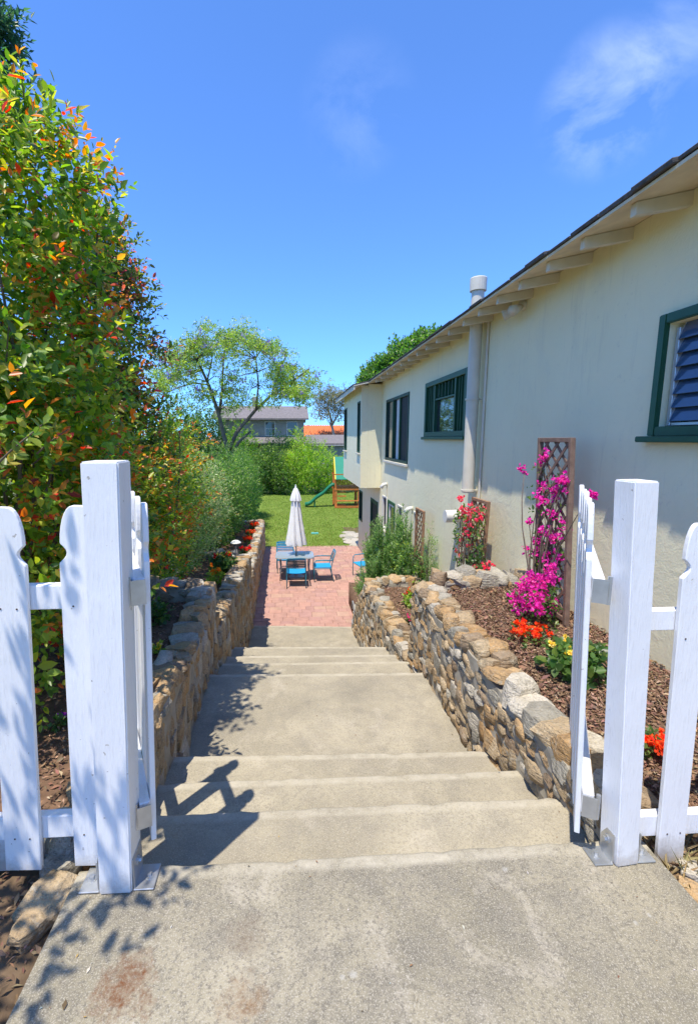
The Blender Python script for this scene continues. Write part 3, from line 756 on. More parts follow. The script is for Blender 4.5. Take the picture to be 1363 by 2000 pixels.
# leaded window beside the vent pipe
a, b, c, d_ = H1
f = frame(MB(), XW, a - .02, b + .02, c - .02, d_ + .02, 0.085, -0.03, 0.10).build('window', M_GREEN, house, bevel=0.005, seg=1)
f['label'] = 'wide green window with thin upright glazing bars beside the vent pipe'
MB().box((XW + .045, a + .01, c + .01), (XW + .055, b - .01, d_ - .01)).build('pane', M_GLASS, f)
for yy in (a + .52, b - .52): MB().box((XW - .01, yy - .03, c + .066), (XW + .08, yy + .03, d_ - .066)).build('mullion', M_GREEN, f)
MB().box((XW - .002, a + .55, d_ - .34), (XW + .07, b - .55, d_ - .315)).build('glazing_bar', M_GREEN, f)
for yy in [a + .55 + (b - a - 1.1) * k / 6 for k in range(1, 6)]: MB().box((XW + .004, yy - .009, d_ - .316), (XW + .065, yy + .009, d_ - .066)).build('glazing_bar', M_GREEN, f)
for lo, hi in ((a + .066, a + .49), (b - .49, b - .066)):
    for k in range(1, 4):
        yy = lo + (hi - lo) * k / 4; MB().box((XW + .004, yy - .009, c + .066), (XW + .065, yy + .009, d_ - .066)).build('glazing_bar', M_GREEN, f)
MB().box((XW - .07, a - .06, c - .075), (XW + .03, b + .06, c - .022)).build('sill', M_GREEN, f, bevel=0.006, seg=1)
# tall sliding window
a, b, c, d_ = H2
f = frame(MB(), XW, a - .01, b + .01, c - .01, d_ + .01, 0.07, -0.02, 0.09).build('window', M_DKGREEN, house, bevel=0.004, seg=1)
f['label'] = 'tall dark green sliding window with pale curtain in the middle'
yy1 = a + .85; yy2 = b - .80
MB().box((XW + .03, a + .05, c + .05), (XW + .04, yy1, d_ - .05)).build('screen', M_SCREEN, f)
MB().box((XW + .03, yy2, c + .05), (XW + .04, b - .05, d_ - .05)).build('screen', M_GLASS, f)
MB().box((XW + .045, yy1, c + .05), (XW + .055, yy2, d_ - .05)).build('pane', M_GLASS, f)
MB().box((XW + .035, yy1 + .06, c + .055), (XW + .042, yy2 - .25, d_ - .055)).build('curtain', M_CURTAIN, f)
for yy in (yy1, yy2): MB().box((XW - .012, yy - .03, c + .056), (XW + .06, yy + .03, d_ - .056)).build('mullion', M_GREEN, f)
MB().box((XW - .07, a - .05, c - .07), (XW + .03, b + .05, c - .013)).build('sill', M_CREAM, f, bevel=0.006, seg=1)
# lower storey and bay openings
simple_window(XW, LA, M_OFFW, 0.045, panemat=M_SCREEN); simple_window(XW, LC, M_OFFW, 0.045, panemat=M_SCREEN); simple_window(XW, LD, M_OFFW, 0.04, panemat=M_SCREEN)
simple_window(XW, LV, M_DKGREEN, 0.06, sill=False)
simple_window(XB, (13.44, 13.92, 3.76, 5.22), M_DKGREEN, 0.05, sill=True); simple_window(XB, (16.50, 17.22, 3.76, 5.22), M_DKGREEN, 0.05, sill=True)
for (a, b, c, d_), fm, gm, lab in ((LB, M_GREEN, M_GLASS, 'green framed glazed door behind the rosemary'), (LU, M_DKGREEN, M_SCREEN, 'dark screen door under the jettied bay')):
    f = frame(MB(), XW, a - .01, b + .01, c - .05, d_ + .01, 0.08, -0.02, 0.09).build('door', fm, house, bevel=0.004, seg=1); f['label'] = lab
    MB().box((XW + .03, a + .02, c), (XW + .06, b - .02, d_ - .02)).build('pane', gm, f)
    frame(MB(), XW, a + .075, b - .075, c + .04, d_ - .075, 0.05, 0.005, 0.05).build('leaf_frame', M_OFFW if fm is M_GREEN else M_DKGREEN, f)
    MB().tube([(XW - .03, a + .12, c + 1.0), (XW + .02, a + .12, c + 1.0)], .02, 8).build('handle', M_ALU, f)
# roof
TOPX, YE0, YE1 = 2.22, -2.9, 17.85
def slab(x0, x1, y0, y1, lo, th): return MB().add([(x0, y0, UND(x0) + lo), (x1, y0, UND(x1) + lo), (x1, y1, UND(x1) + lo), (x0, y1, UND(x0) + lo), (x0, y0, UND(x0) + lo + th), (x1, y0, UND(x1) + lo + th), (x1, y1, UND(x1) + lo + th), (x0, y1, UND(x0) + lo + th)], [(0, 3, 2, 1), (4, 5, 6, 7), (0, 1, 5, 4), (1, 2, 6, 5), (2, 3, 7, 6), (3, 0, 4, 7)])
rf = slab(TOPX, 6.6, YE0, YE1, 0.0, 0.022).build('roof', M_PALEWOOD, house)
mb = slab(TOPX + .02, 6.6, YE0, YE1, 0.024, 0.03)
mb.add([(6.6, YE0, UND(6.6)), (11, YE0, UND(2.3)), (11, YE1, UND(2.3)), (6.6, YE1, UND(6.6)), (6.6, YE0, UND(6.6) + .05), (11, YE0, UND(2.3) + .05), (11, YE1, UND(2.3) + .05), (6.6, YE1, UND(6.6) + .05)], [(0, 3, 2, 1), (4, 5, 6, 7), (0, 1, 5, 4), (1, 2, 6, 5), (2, 3, 7, 6), (3, 0, 4, 7)])
mb.build('roofing_felt', M_SHINGLE, rf)
me = MB().box((0, 0, 0), (0.32, 0.325, 0.018)).mesh('shingle', bevel=0.003, seg=1); me.materials.append(M_SHINGLE)
y = YE0
while y < 13.0:
    o = bpy.data.objects.new('shingle', me); COL.objects.link(o); o.parent = rf
    xx = TOPX - .02 + U(-.012, .012); o.location = (xx, y, UND(xx) + .026 + U(0, .008)); o.rotation_euler = (0, -math.atan(.22), U(-.01, .01)); o.scale = (1, 1, U(1, 1.9)); y += .333
bs = slab(1.80, TOPX + .1, 12.95, YE1, -0.002, 0.022).build('bay_eave', M_CREAM, house)
y = 12.95
while y < YE1 - .2:
    o = bpy.data.objects.new('shingle', me); COL.objects.link(o); o.parent = bs
    xx = 1.785 + U(-.012, .012); o.location = (xx, y, UND(xx) + .026 + U(0, .006)); o.rotation_euler = (0, -math.atan(.22), 0); o.scale = (1.45, 1, U(1, 1.7)); y += .333
bs2 = MB().box((1.81, 12.96, UND(1.81) - .10), (1.84, YE1 - .01, UND(1.81) - .004)).build('fascia', M_CREAM, house)
for yy in (0.5, 1.05, 1.58, 2.11, 2.65, 3.19, 3.725, 4.21, 4.71, 5.2, 5.7, 6.2, 6.75, 7.3, 7.85, 8.4, 8.98, 9.58, 10.2, 10.88, 11.6, 12.3):
    x0, x1 = 2.29, XW + .02; h0, h1 = 0.085, 0.098
    MB().add([(x0, yy - .026, UND(x0) - h0), (x1, yy - .026, UND(x1) - h1), (x1, yy + .026, UND(x1) - h1), (x0, yy + .026, UND(x0) - h0), (x0, yy - .026, UND(x0) - .002), (x1, yy - .026, UND(x1) - .002), (x1, yy + .026, UND(x1) - .002), (x0, yy + .026, UND(x0) - .002)],
             [(0, 3, 2, 1), (4, 5, 6, 7), (0, 1, 5, 4), (1, 2, 6, 5), (2, 3, 7, 6), (3, 0, 4, 7)]).build('rafter', M_CREAM, house, bevel=0.004, seg=1)
# tall vent pipe, conduit, hoods, floodlight
pb = ox(914, 962, 2.55); pt = ox(937, 541, 2.55); Yp = pb.y + .02
vp = MB().tube([(2.55, Yp, pb.z), (2.55, Yp, pt.z)], .083, 20).build('vent_pipe', M_CREAM, house, smooth=True); smooth_flat(vp)
vp['label'] = 'thick cream vent pipe running up the wall and through the eave'
MB().lathe([(.086, -.17), (.108, -.165), (.110, -.01), (.104, 0), (.05, .004)], (2.55, Yp, pt.z), 20).build('cap', M_CREAM, vp)
for z_ in (pb.z + .03, ox(922, 780, 2.55).z): MB().lathe([(.087, -.012), (.098, -.012), (.098, .012), (.087, .012)], (2.55, Yp, z_), 20).box((2.62, Yp - .02, z_ - .012), (XW + .01, Yp + .02, z_ + .012)).build('clamp', M_CREAM, vp)
MB().tube([(XW - .02, Yp - .14, pb.z - 1.0), (XW - .02, Yp - .14, UND(XW) - .1)], .017, 8).build('conduit', M_CREAM, house)
def hood(y, z, r, l, tilt, lab):
    M = Matrix.Translation((XW, y, z))
    h = MB().tube([(XW + .01, y, z), (XW - l, y, z - tilt)], [r, r], 18).build('vent_hood', M_OFFW, house, smooth=True); smooth_flat(h)
    if lab: h['label'] = lab
    MB().tube([(XW + .005, y, z), (XW - .012, y, z)], [r * 1.25, r * 1.25], 18).build('flange', M_OFFW, h)
    return h
v_ = ox(899, 1008, XW); hood(v_.y, v_.z, .098, .25, 0.0, 'large white round vent sticking out of the wall')
for px, py in ((806, 992), (756, 945)):
    v_ = ox(px, py, XW); f = MB().tube([(XW - .01, v_.y, v_.z), (XW - .10, v_.y, v_.z - .02), (XW - .17, v_.y, v_.z - .11)], [.04, .05, .055], 12).build('lamp_hood', M_OFFW, house, smooth=True)
    MB().tube([(XW - .012, v_.y, v_.z - .35), (XW - .012, v_.y, v_.z - .03)], .012, 6).build('conduit', M_CREAM, f)
v_ = ox(1015, 600, XW - .05)
f = MB().tube([(XW + .01, v_.y, v_.z + .02), (XW - .05, v_.y, v_.z + .02)], [.06, .055], 14).build('floodlight', M_CREAM, house, smooth=True); f['label'] = 'twin cream floodlight tucked under the eave'
for s_ in (-1, 1): MB().tube([(XW - .05, v_.y + s_ * .03, v_.z), (XW - .10, v_.y + s_ * .07, v_.z - .03), (XW - .19, v_.y + s_ * .11, v_.z - .07)], [.025, .04, .062], 14).build('lamp_head', M_CREAM, f, smooth=True)

# ================================================================ GATE, POSTS AND PICKET FENCE
M_GALV = plain('galvanised_steel', (0.52, 0.53, 0.53), 0.38, 0.5, 0.15, 15, 0.12, metal=0.75)
def lean_post(label, bx, tx, yf, s, zb, zt, shear_y=0.0, yaw=0.0):
    """square post, base centre x bx, top centre x tx, front face at y = yf"""
    root = thing('gate_post', label, 'post', (bx, yf + s / 2, zb), 'white gate posts')
    n = 12; vs_ = []; rr = random.Random(int(bx * 100))
    R_ = Matrix.Rotation(yaw, 4, 'Z')
    for i in range(n + 1):
        t = i / n; z = zb + (zt - zb) * t; cx = bx + (tx - bx) * t
        for a, b in ((-1, -1), (1, -1), (1, 1), (-1, 1)):
            q = R_ @ Vector((a * s / 2, b * s / 2, 0)); vs_.append((cx + q.x + rr.gauss(0, .0004), yf + s / 2 + shear_y * t + q.y + rr.gauss(0, .0004), z))
    fs_ = [(i * 4 + k, i * 4 + (k + 1) % 4, (i + 1) * 4 + (k + 1) % 4, (i + 1) * 4 + k) for i in range(n) for k in range(4)] + [(3, 2, 1, 0), tuple(range(n * 4, n * 4 + 4))]
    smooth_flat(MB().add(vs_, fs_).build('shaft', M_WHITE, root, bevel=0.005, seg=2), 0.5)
    for sg in (-1, 1):
        x0 = bx + sg * (s / 2 + .003); x1 = x0 + sg * .006; x2 = x0 + sg * .075; ya, yb = yf + .01, yf + s - .01
        lo, hi = min(x0, x1), max(x0, x1)
        br = MB().box((lo, ya, zb + .004), (hi, yb, zb + .13)).box((min(x0, x2), ya - .004, zb + .002), (max(x0, x2), yb + .004, zb + .009)).build('bracket', M_GALV, root, bevel=0.002, seg=1)
        yc = (ya + yb) / 2
        MB().tube([(x1 - sg * .002, yc, zb + .085), (x1 + sg * .006, yc, zb + .085)], .017, 12).tube([(x1 + sg * .004, yc, zb + .085), (x1 + sg * .015, yc, zb + .085)], .010, 6).build('bolt', M_GALV, br)
        xc = x0 + sg * .045
        MB().tube([(xc, yc, zb + .008), (xc, yc, zb + .012)], .016, 12).tube([(xc, yc, zb + .010), (xc, yc, zb + .024)], .009, 6).build('bolt', M_GALV, br)
    return root
lean_post('white square gate post at the left of the steps, dappled with leaf shade', -0.655, -0.600, 1.51, 0.118, 2.49, 4.088)
lean_post('white square gate post right of the steps, round bolt at its foot', 1.318, 1.222, 1.50, 0.096, 2.49, 4.016, yaw=0.10)

def picket_outline(w, H, head=True):
    h = w / 2
    if not head: return [(-h, 0), (h, 0), (h, H), (-h, H)]
    rgt = [(h, 0), (h, H - .205)]
    for k in range(7):
        a = math.pi * k / 6; rgt.append((h - .004 - .022 * math.sin(a), H - .200 + .066 * k / 6))
    for k in range(1, 8):
        a = math.pi / 2 * k / 7; rgt.append((h - .004 - (h - .016) * (1 - math.cos(a)) * .95, H - .134 + .134 * math.sin(a)))
    left = [(-x, z) for x, z in reversed(rgt)]
    return rgt + left
def picket(name, base, top, w, ang, parent, t=0.02, head=True, nails=()):
    base = Vector(base); top = Vector(top); H = (top - base).length
    zax = (top - base).normalized(); xax = Vector((math.cos(ang), math.sin(ang), 0)); xax = (xax - zax * xax.dot(zax)).normalized(); yax = zax.cross(xax)
    M = Matrix((xax, yax, zax)).transposed().to_4x4(); M.translation = base
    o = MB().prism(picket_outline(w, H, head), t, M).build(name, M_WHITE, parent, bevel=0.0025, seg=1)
    if nails:
        mb = MB()
        for nz in nails:
            for nx in (-.025, .03):
                c = M @ Vector((nx, -t / 2 - .0008, nz)); mb.tube([c, c - yax * .001], .0035, 6)
        mb.build('nail_head', M_RUST, o)
    return o
M_RUST = plain('rusty_iron', (0.09, 0.055, 0.035), 0.8, 0.3, 0.3, 40, 0.2)
# left run of fence
fl = thing('picket_fence', 'white picket fence left of the gate with scalloped picket heads in dappled shade', 'fence', (-1.0, 1.62, 2.45), 'white picket fences')
picket('picket', oy(50, 1696, 1.62), oy(8, 990, 1.62), 0.132, 0.0, fl, nails=(.14, 1.06))
picket('picket', oy(181, 1687, 1.62) + Vector((.004, 0, 0)), oy(152, 987, 1.62), 0.132, 0.0, fl, nails=(.14, 1.06))
picket('picket', (-1.31, 1.62, 2.50), (-1.24, 1.62, 3.93), 0.132, 0.0, fl)
MB().box((-1.7, 1.634, 3.555), (-.672, 1.672, 3.645)).build('rail', M_WHITE, fl, bevel=0.003, seg=1)
MB().box((-1.7, 1.634, 2.625), (-.672, 1.672, 2.720)).build('rail', M_WHITE, fl, bevel=0.003, seg=1)
MB().box((-1.72, 1.70, 2.42), (-1.02, 1.735, 2.60)).build('kick_board', M_WHITE, fl, bevel=0.003, seg=1)
# right run of fence
fr = thing('picket_fence', 'white picket fence right of the gate against the stucco wall', 'fence', (1.6, 1.56, 2.45), 'white picket fences')
picket('picket', oy(1303, 1690, 1.56), oy(1303, 1690, 1.56) + Vector((-.055, 0, 1.44)), 0.112, 0.0, fr, nails=(.16, 1.0))
picket('picket', oy(1303, 1690, 1.56) + Vector((.25, 0, 0)), oy(1303, 1690, 1.56) + Vector((.21, 0, 1.44)), 0.112, 0.0, fr)
MB().box((1.305, 1.574, 3.440), (2.5, 1.612, 3.520)).build('rail', M_WHITE, fr, bevel=0.003, seg=1)
MB().box((1.372, 1.574, 2.545), (2.5, 1.612, 2.640)).build('rail', M_WHITE, fr, bevel=0.003, seg=1)

def gate_leaf(label, p0, d, side, npk, sp, zt, zb, w, railz, lean):
    """leaf swung open: pickets along d from p0, rails on the 'side' of them"""
    d = Vector((*d, 0)).normalized(); s = Vector((*side, 0)).normalized(); p0 = Vector((*p0, 0)); ang = math.atan2(d.y, d.x)
    g = thing('gate_leaf', label, 'gate', (p0.x, p0.y, zb), 'two white gate leaves swung open')
    L = sp * (npk - 1) + w
    for k in range(npk):
        c = p0 + d * (k * sp); picket('picket', (c.x + lean, c.y, zb), (c.x + U(-.004, .004), c.y, zt + U(-.006, .006)), w, ang, g, 0.02)
    for zc, hh in railz:
        ofs = Vector((lean * (zt - zc) / (zt - zb), 0, 0)); a = p0 + ofs + s * .031 - d * (w * .5 + .02); b = p0 + ofs + s * .031 + d * (sp * (npk - 1) + w * .5)
        MB().bar((a.x, a.y, zc), (b.x, b.y, zc), .040, hh).build('rail', M_WHITE, g, bevel=0.003, seg=1)
        h = a + s * .034
        hb = MB().tube([(h.x, h.y, zc - .05), (h.x, h.y, zc + .055)], .008, 8).build('hinge', M_GALV, g)
        q = a - d * .012 + s * .005
        MB().bar((q.x - d.x * .004, q.y - d.y * .004, zc - .045), (q.x - d.x * .004, q.y - d.y * .004, zc + .045), .05, .004, up=(d.x, d.y, 0)).build('hinge_plate', M_GALV, hb)
    return g
gate_leaf('white gate leaf folded back behind the left post', (-.515, 1.67), (-.205, .485), (-.92, -.39), 4, 0.235, 3.93, 2.60, 0.095, ((3.63, .088), (2.745, .095)), -.045)
gate_leaf('white gate leaf folded back beside the right post', (1.115, 1.625), (.29, .49), (.86, -.51), 5, 0.165, 3.93, 2.57, 0.095, ((3.615, .085), (2.73, .092)), .068)

# ================================================================ TRELLISES AND CLIMBERS
M_REDWOOD = plain('weathered_redwood', (0.20, 0.135, 0.105), 0.85, 0.15, 0.25, 12, 0.5)
M_REDWOOD2 = plain('redwood', (0.28, 0.165, 0.10), 0.85, 0.15, 0.25, 12, 0.5)
def trellis(label, X, ya, yb, z0, z1, mat, sp=0.115, sw=0.028, tilt=0.0, sy=0.0):
    root = thing('trellis', label, 'trellis', (X, (ya + yb) / 2, z0), 'lattice trellises against the house wall')
    sh = lambda z: X + tilt * (z - z0)
    for y in (ya, yb): MB().bar((sh(z0), y, z0 - .05), (sh(z1), y, z1), .038, .045, up=(1, 0, 0)).build('leg', mat, root, bevel=0.003, seg=1)
    MB().bar((sh(z1), min(ya, yb) + .02, z1 - .02), (sh(z1), max(ya, yb) - .02, z1 - .02), .042, .04).build('top_rail', mat, root, bevel=0.003, seg=1)
    zl = z0 + 0.10
    MB().bar((sh(zl), min(ya, yb) + .02, zl), (sh(zl), max(ya, yb) - .02, zl), .042, .04).build('bottom_rail', mat, root, bevel=0.003, seg=1)
    w = abs(yb - ya); h = z1 - zl - .02; y0 = min(ya, yb)
    for sg in (1, -1):
        c = -h if sg > 0 else 0.0
        end = w if sg > 0 else w + h
        c += sp
        while c < end - .02:
            pts = []
            if sg > 0:      # y - z = c
                lo = max(0, c); hi = min(w, h + c); pts = [(lo, lo - c), (hi, hi - c)]
            else:           # y + z = c
                lo = max(0, c - h); hi = min(w, c); pts = [(lo, c - lo), (hi, c - hi)]
            if hi - lo > .03:
                o = .006 * sg
                MB().bar((sh(zl + pts[0][1]) + o, y0 + pts[0][0], zl + pts[0][1]), (sh(zl + pts[1][1]) + o, y0 + pts[1][0], zl + pts[1][1]), .009, sw, up=(0, -1, 1) if sg > 0 else (0, 1, 1)).build('slat', mat, root)
            c += sp * 1.414
    if sy:
        for o in root.children:
            for v_ in o.data.vertices: v_.co.y += sy * (v_.co.z - z0)
    return root
trellis('tall weathered lattice trellis carrying magenta bougainvillea', 2.43, 3.72, 4.22, 2.48, 4.17, M_REDWOOD, sy=0.085)
trellis('redwood lattice trellis carrying coral pink bougainvillea', 2.47, 5.66, 6.13, 1.40, 3.37, M_REDWOOD2, tilt=0.03)
trellis('narrow redwood trellis standing among the rosemary bushes', 2.50, 8.32, 8.80, 0.55, 2.83, M_REDWOOD2)

def blossoms(name, centres, radius, per, size, pal, parent, aspect=0.85, mat=None, flat=0.4):
    P, A, Nn = [], [], []
    for c in centres:
        c = np.array(c); n_ = int(per * U(.6, 1.4))
        p = c + NP.normal(0, 1, (n_, 3)) * radius * np.array([.55, .6, .6]) * U(.7, 1.2)
        # each floret: three or four petals
        for k in range(4):
            a = NP.normal(0, 1, (n_, 3)); a[:, 2] += .2
            P.append(p); A.append(unit(a)); Nn.append(NP.normal(0, 1, (n_, 3)))
    P = np.concatenate(P); A = np.concatenate(A); Nn = np.concatenate(Nn); n_ = len(P)
    return blades(name, P, A, Nn, size * NP.uniform(.6, 1.25, n_), pick(pal, n_, .14), mat or M_PETAL, parent, aspect, .2, 6)
MAG = [(4, (0.66, 0.035, 0.36)), (3, (0.75, 0.06, 0.42)), (1.5, (0.52, 0.03, 0.32)), (1, (0.80, 0.16, 0.45))]
COR = [(4, (0.82, 0.09, 0.16)), (3, (0.85, 0.16, 0.22)), (1, (0.70, 0.05, 0.10))]
ORR = [(4, (0.80, 0.09, 0.025)), (2, (0.85, 0.16, 0.03)), (1, (0.68, 0.04, 0.03))]
YEL = [(3, (0.80, 0.58, 0.08)), (1, (0.80, 0.70, 0.30))]
LFG = [(4, (0.075, 0.155, 0.04)), (3, (0.11, 0.20, 0.05)), (1.5, (0.05, 0.11, 0.03)), (1, (0.18, 0.26, 0.06))]
LIME = [(3, (0.28, 0.40, 0.06)), (2, (0.20, 0.32, 0.05)), (1, (0.36, 0.42, 0.10))]

bg = thing('bougainvillea', 'magenta bougainvillea climbing the tall trellis from a dense flowering base', 'bougainvillea', (2.32, 4.1, 2.48), 'bougainvilleas on the trellises')
BX = 2.38
low = [ox(U(1003, 1082), U(1105, 1218), U(2.15, 2.4)) for _ in range(34)]
low += [ox(U(1010, 1060), U(1130, 1200), U(2.05, 2.3)) for _ in range(12)]
climb = [ox(px + U(-5, 5), py + U(-5, 5), BX) for px, py in ((1060, 888), (1054, 900), (1022, 914), (1104, 935), (1096, 950), (1098, 940), (1060, 945), (1058, 980), (1052, 972), (1086, 960), (1084, 972), (1075, 1006), (1080, 1000), (1034, 1016), (1062, 1030), (1096, 1022), (1058, 1058), (1082, 1054), (1050, 1060), (1042, 1075), (1036, 1072), (1072, 1080), (1066, 1090), (1090, 1085), (1075, 1040), (1094, 1048))]
stuff(blossoms('bracts', low + climb, 0.048, 13, .026, MAG, bg))
far_b = ox(1152, 968, 2.4); blossoms('bracts', [far_b, far_b + Vector((.02, -.03, .01))], 0.03, 12, .026, MAG, bg)
P = np.array([ox(U(990, 1085), U(1150, 1228), U(2.1, 2.45)) for _ in range(220)] + [ox(U(1030, 1100), U(900, 1150), 2.40) for _ in range(60)])
sprigs('leaves', P, NP.normal(0, 1, P.shape), 4, .07, .038, LFG, LFG, 0, bg, 0.6)
stems('stems', (2.36, 4.05, 2.46), climb + low[:12] + [far_b], .011, .003, M_BARK, bg, 5, .12)
bc = thing('bougainvillea', 'coral pink bougainvillea on the redwood trellis behind the row of stones', 'bougainvillea', (2.42, 5.95, 1.42), 'bougainvilleas on the trellises')
cl = [(640 + a / 3.03, 520 + b / 3.03) for a, b in ((785, 1372), (795, 1430), (800, 1445), (840, 1420), (850, 1475), (815, 1500), (820, 1550), (832, 1565), (845, 1540), (828, 1580), (860, 1480), (895, 1440), (905, 1485), (780, 1675), (838, 1640), (870, 1775), (945, 1772), (950, 1790), (905, 1820), (797, 1845), (800, 1600), (790, 1480), (810, 1465))]
cc = [ox(px, py, 2.41) for px, py in cl]
stuff(blossoms('bracts', cc, 0.05, 8, .034, COR, bc))
P = np.array([ox(U(886, 945), U(990, 1150), U(2.36, 2.46)) for _ in range(250)])
sprigs('leaves', P, NP.normal(0, 1, P.shape), 4, .09, .045, LFG, [(1, (0.35, 0.30, 0.12))], .2, bc, 0.6)
stems('stems', (2.42, 5.95, 1.40), cc + [ox(U(900, 935), U(1000, 1060), 2.42) for _ in range(14)], .010, .003, M_BARK, bc, 5, .10)

# ================================================================ LOW FLOWERS IN THE BEDS
def flower_plant(label, pos, r, h, leafpal, nleaf, fl, leafsize=.05, group='bedding plants in the mulch beds', fsize=.022, fr=.022, per=9, name='flower_plant', aspect=.6, fz=(0.75, 1.1)):
    """fl = list of (palette, count)"""
    x, y, z = pos; t = thing(name, label, 'flowers' if fl else 'plant', pos, group)
    tips = [(x + math.cos(a) * r * q, y + math.sin(a) * r * q, z + h * U(.6, 1)) for a, q in ((U(0, 6.28), U(.1, .8)) for _ in range(9))]
    stems('stems', (x, y, z - .02), tips, .004, .002, M_STEM, t, 4, .1, 3)
    if nleaf:
        P, D = blob_shell([((x, y, z + h * .40), (r, r, h * .62))], nleaf, .35, .15, z)
        sprigs('leaves', P, D, 4, .05, leafsize, leafpal, leafpal, 0, t, aspect, up=.5)
    for pal, cnt in fl:
        cs = [(x + math.cos(a) * r * q, y + math.sin(a) * r * q, z + h * U(*fz)) for a, q in ((U(0, 6.28), math.sqrt(U(0, 1)) * .95) for _ in range(cnt))]
        stuff(blossoms('petals', cs, fr, per, fsize, pal, t, .9))
    return t
RED = [(3, (0.72, 0.03, 0.02)), (1, (0.60, 0.02, 0.04))]; PNK = [(3, (0.75, 0.06, 0.28)), (1, (0.80, 0.15, 0.40))]; WHT = [(1, (0.80, 0.78, 0.70))]
flower_plant('low patch of orange red flowers in the mulch near the tall trellis', (2.0, 3.53, 2.50), .17, .085, LFG, 40, [(ORR, 22)], .035, fz=(.9, 1.3))
flower_plant('bushy green plant with pale yellow flowers beside the right gate leaf', (2.03, 2.95, 2.50), .19, .22, LFG, 130, [(YEL, 4)], .062, aspect=.75)
flower_plant('orange flowers seen between the right post and the picket', (1.93, 2.10, 2.49), .10, .10, LFG, 30, [(ORR, 13)], .04)
flower_plant('lime green plant with scarlet flowers in the middle right bed', (2.06, 7.20, 1.42), .15, .25, LIME, 110, [(RED, 5), (ORR, 4)], .06)
flower_plant('low pink flowers in the middle right bed', (1.87, 6.50, 1.42), .13, .10, LFG, 50, [(PNK, 13)], .045)
flower_plant('leafy plant with red, yellow and white blooms on the middle left bed', (-1.28, 8.75, 1.60), .24, .34, LFG, 150, [(RED, 5), (YEL, 6), (WHT, 3)], .075, fr=.03, fsize=.03, aspect=.7)
flower_plant('orange blooms on a yellow green plant nearest the left stone edging', (-1.33, 8.0, 1.60), .16, .30, LIME, 60, [([(2, (0.80, 0.22, 0.03)), (1, (0.8, 0.42, 0.05))], 7)], .06, fr=.03, fsize=.03)
for yy, xx, lab in ((16.3, -1.25, 'farthest scarlet flower clump at the end of the left bed'), (15.0, -1.25, 'scarlet flower clump second from the end of the left bed'), (13.9, -1.22, 'small red flower clump midway along the far left bed'), (12.6, -1.22, 'dark red flower clump just beyond the path light'), (16.9, -1.25, 'dark purple leaved plant at the very end of the left bed')):
    dark = 'purple' in lab
    flower_plant(lab, (xx, yy, .98), .16, .18, [(1, (0.10, 0.03, 0.04)), (1, (0.06, 0.03, 0.03))] if dark else LFG, 60, [] if dark else [(RED if 'dark' in lab else ORR, 13)], .06, fr=.035, fsize=.035)
flower_plant('small bright green plant in the shade of the upper left bed', (-1.32, 4.45, 2.38), .13, .16, LFG, 60, [], .06)
flower_plant('little yellow flower low in the upper left bed near the wall', (-1.13, 3.75, 2.36), .07, .07, LIME, 14, [(YEL, 3)], .04)
flower_plant('violet flower in deep shade behind the left fence', (-1.45, 2.75, 2.36), .05, .07, LFG, 14, [([(1, (0.30, 0.03, 0.4))], 1)], .04)
for px, py, Y_, lab in ((792, 1136, 8.55, 'red geranium head beside the rosemary'), (859, 1132, 7.75, 'red geranium head in front of the stucco wall')):
    p = oy(px, py, Y_); b0 = 0.56 if Y_ > 8.22 else 1.42
    flower_plant(lab, (p.x, Y_, b0), .13, p.z - b0, LFG, 60, [(RED, 7)], .06, fr=.028, fsize=.03, fz=(.96, 1.03), name='geranium')
# dry grass by the right picket
n_ = 260; c0 = oz(1348, 1690, 2.44)
P = np.stack([NP.normal(c0.x, .07, n_), NP.normal(c0.y, .06, n_), np.full(n_, 2.42)], 1)
A = np.stack([NP.normal(0, .8, n_), NP.normal(0, .8, n_), NP.uniform(.05, .9, n_)], 1)
tag(blades('dry_grass_tuft', P, A, NP.normal(0, 1, (n_, 3)), NP.uniform(.05, .14, n_), pick([(1, (0.42, 0.33, 0.17)), (1, (0.30, 0.22, 0.11))], n_), M_CHIP, None, .05, 0, 4, .25), 'tuft of dry straw coloured grass beside the right post', 'grass tuft')

# ---- rosemary and other shrubs at the house end of the patio
def rosemary(label, x, y, z, rx, ry, h, n, pal, group='rosemary bushes at the end of the wall'):
    t = thing('rosemary_bush', label, 'rosemary', (x, y, z), group)
    P, D, tips = [], [], []
    for i in range(n):
        a = U(0, 6.28); q = math.sqrt(U(0, 1)); bx, by = x + math.cos(a) * rx * q * .5, y + math.sin(a) * ry * q * .5
        hh = h * U(.45, 1.0) * (1 - .35 * q * q); ex, ey = bx + math.cos(a) * rx * .5 * q + U(-.06, .06), by + math.sin(a) * ry * .5 * q + U(-.06, .06)
        tips.append((ex, ey, z + hh)); m = int(hh / .035)
        for k in range(m):
            s = .12 + .88 * k / m; s2 = s ** 1.5
            P.append((bx + (ex - bx) * s2, by + (ey - by) * s2, z + hh * s)); D.append((ex - bx, ey - by, hh * .8))
    P = np.array(P); D = unit(np.array(D))
    sprigs('needles', P, D, 5, .06, .07, pal, pal, 0, t, .22, up=.6, shape=4, droop=0)
    mb = MB()
    for tp in tips[::4]: mb.tube([(x + (tp[0] - x) * .4, y + (tp[1] - y) * .4, z), (x + (tp[0] - x) * .7, y + (tp[1] - y) * .7, z + (tp[2] - z) * .5), tp], [.010, .007, .003], 4)
    mb.build('stems', M_BARK, t)
    return t
RM = [(3, (0.17, 0.28, 0.085)), (2, (0.23, 0.35, 0.11)), (1.2, (0.10, 0.18, 0.055))]
rosemary('rosemary bush spilling over the end of the right wall onto the patio', 1.72, 9.10, .55, .38, .5, 1.32, 130, RM)
rosemary('tall upright rosemary bush beside the glazed door', 2.02, 9.55, .55, .45, .55, 2.15, 150, RM)
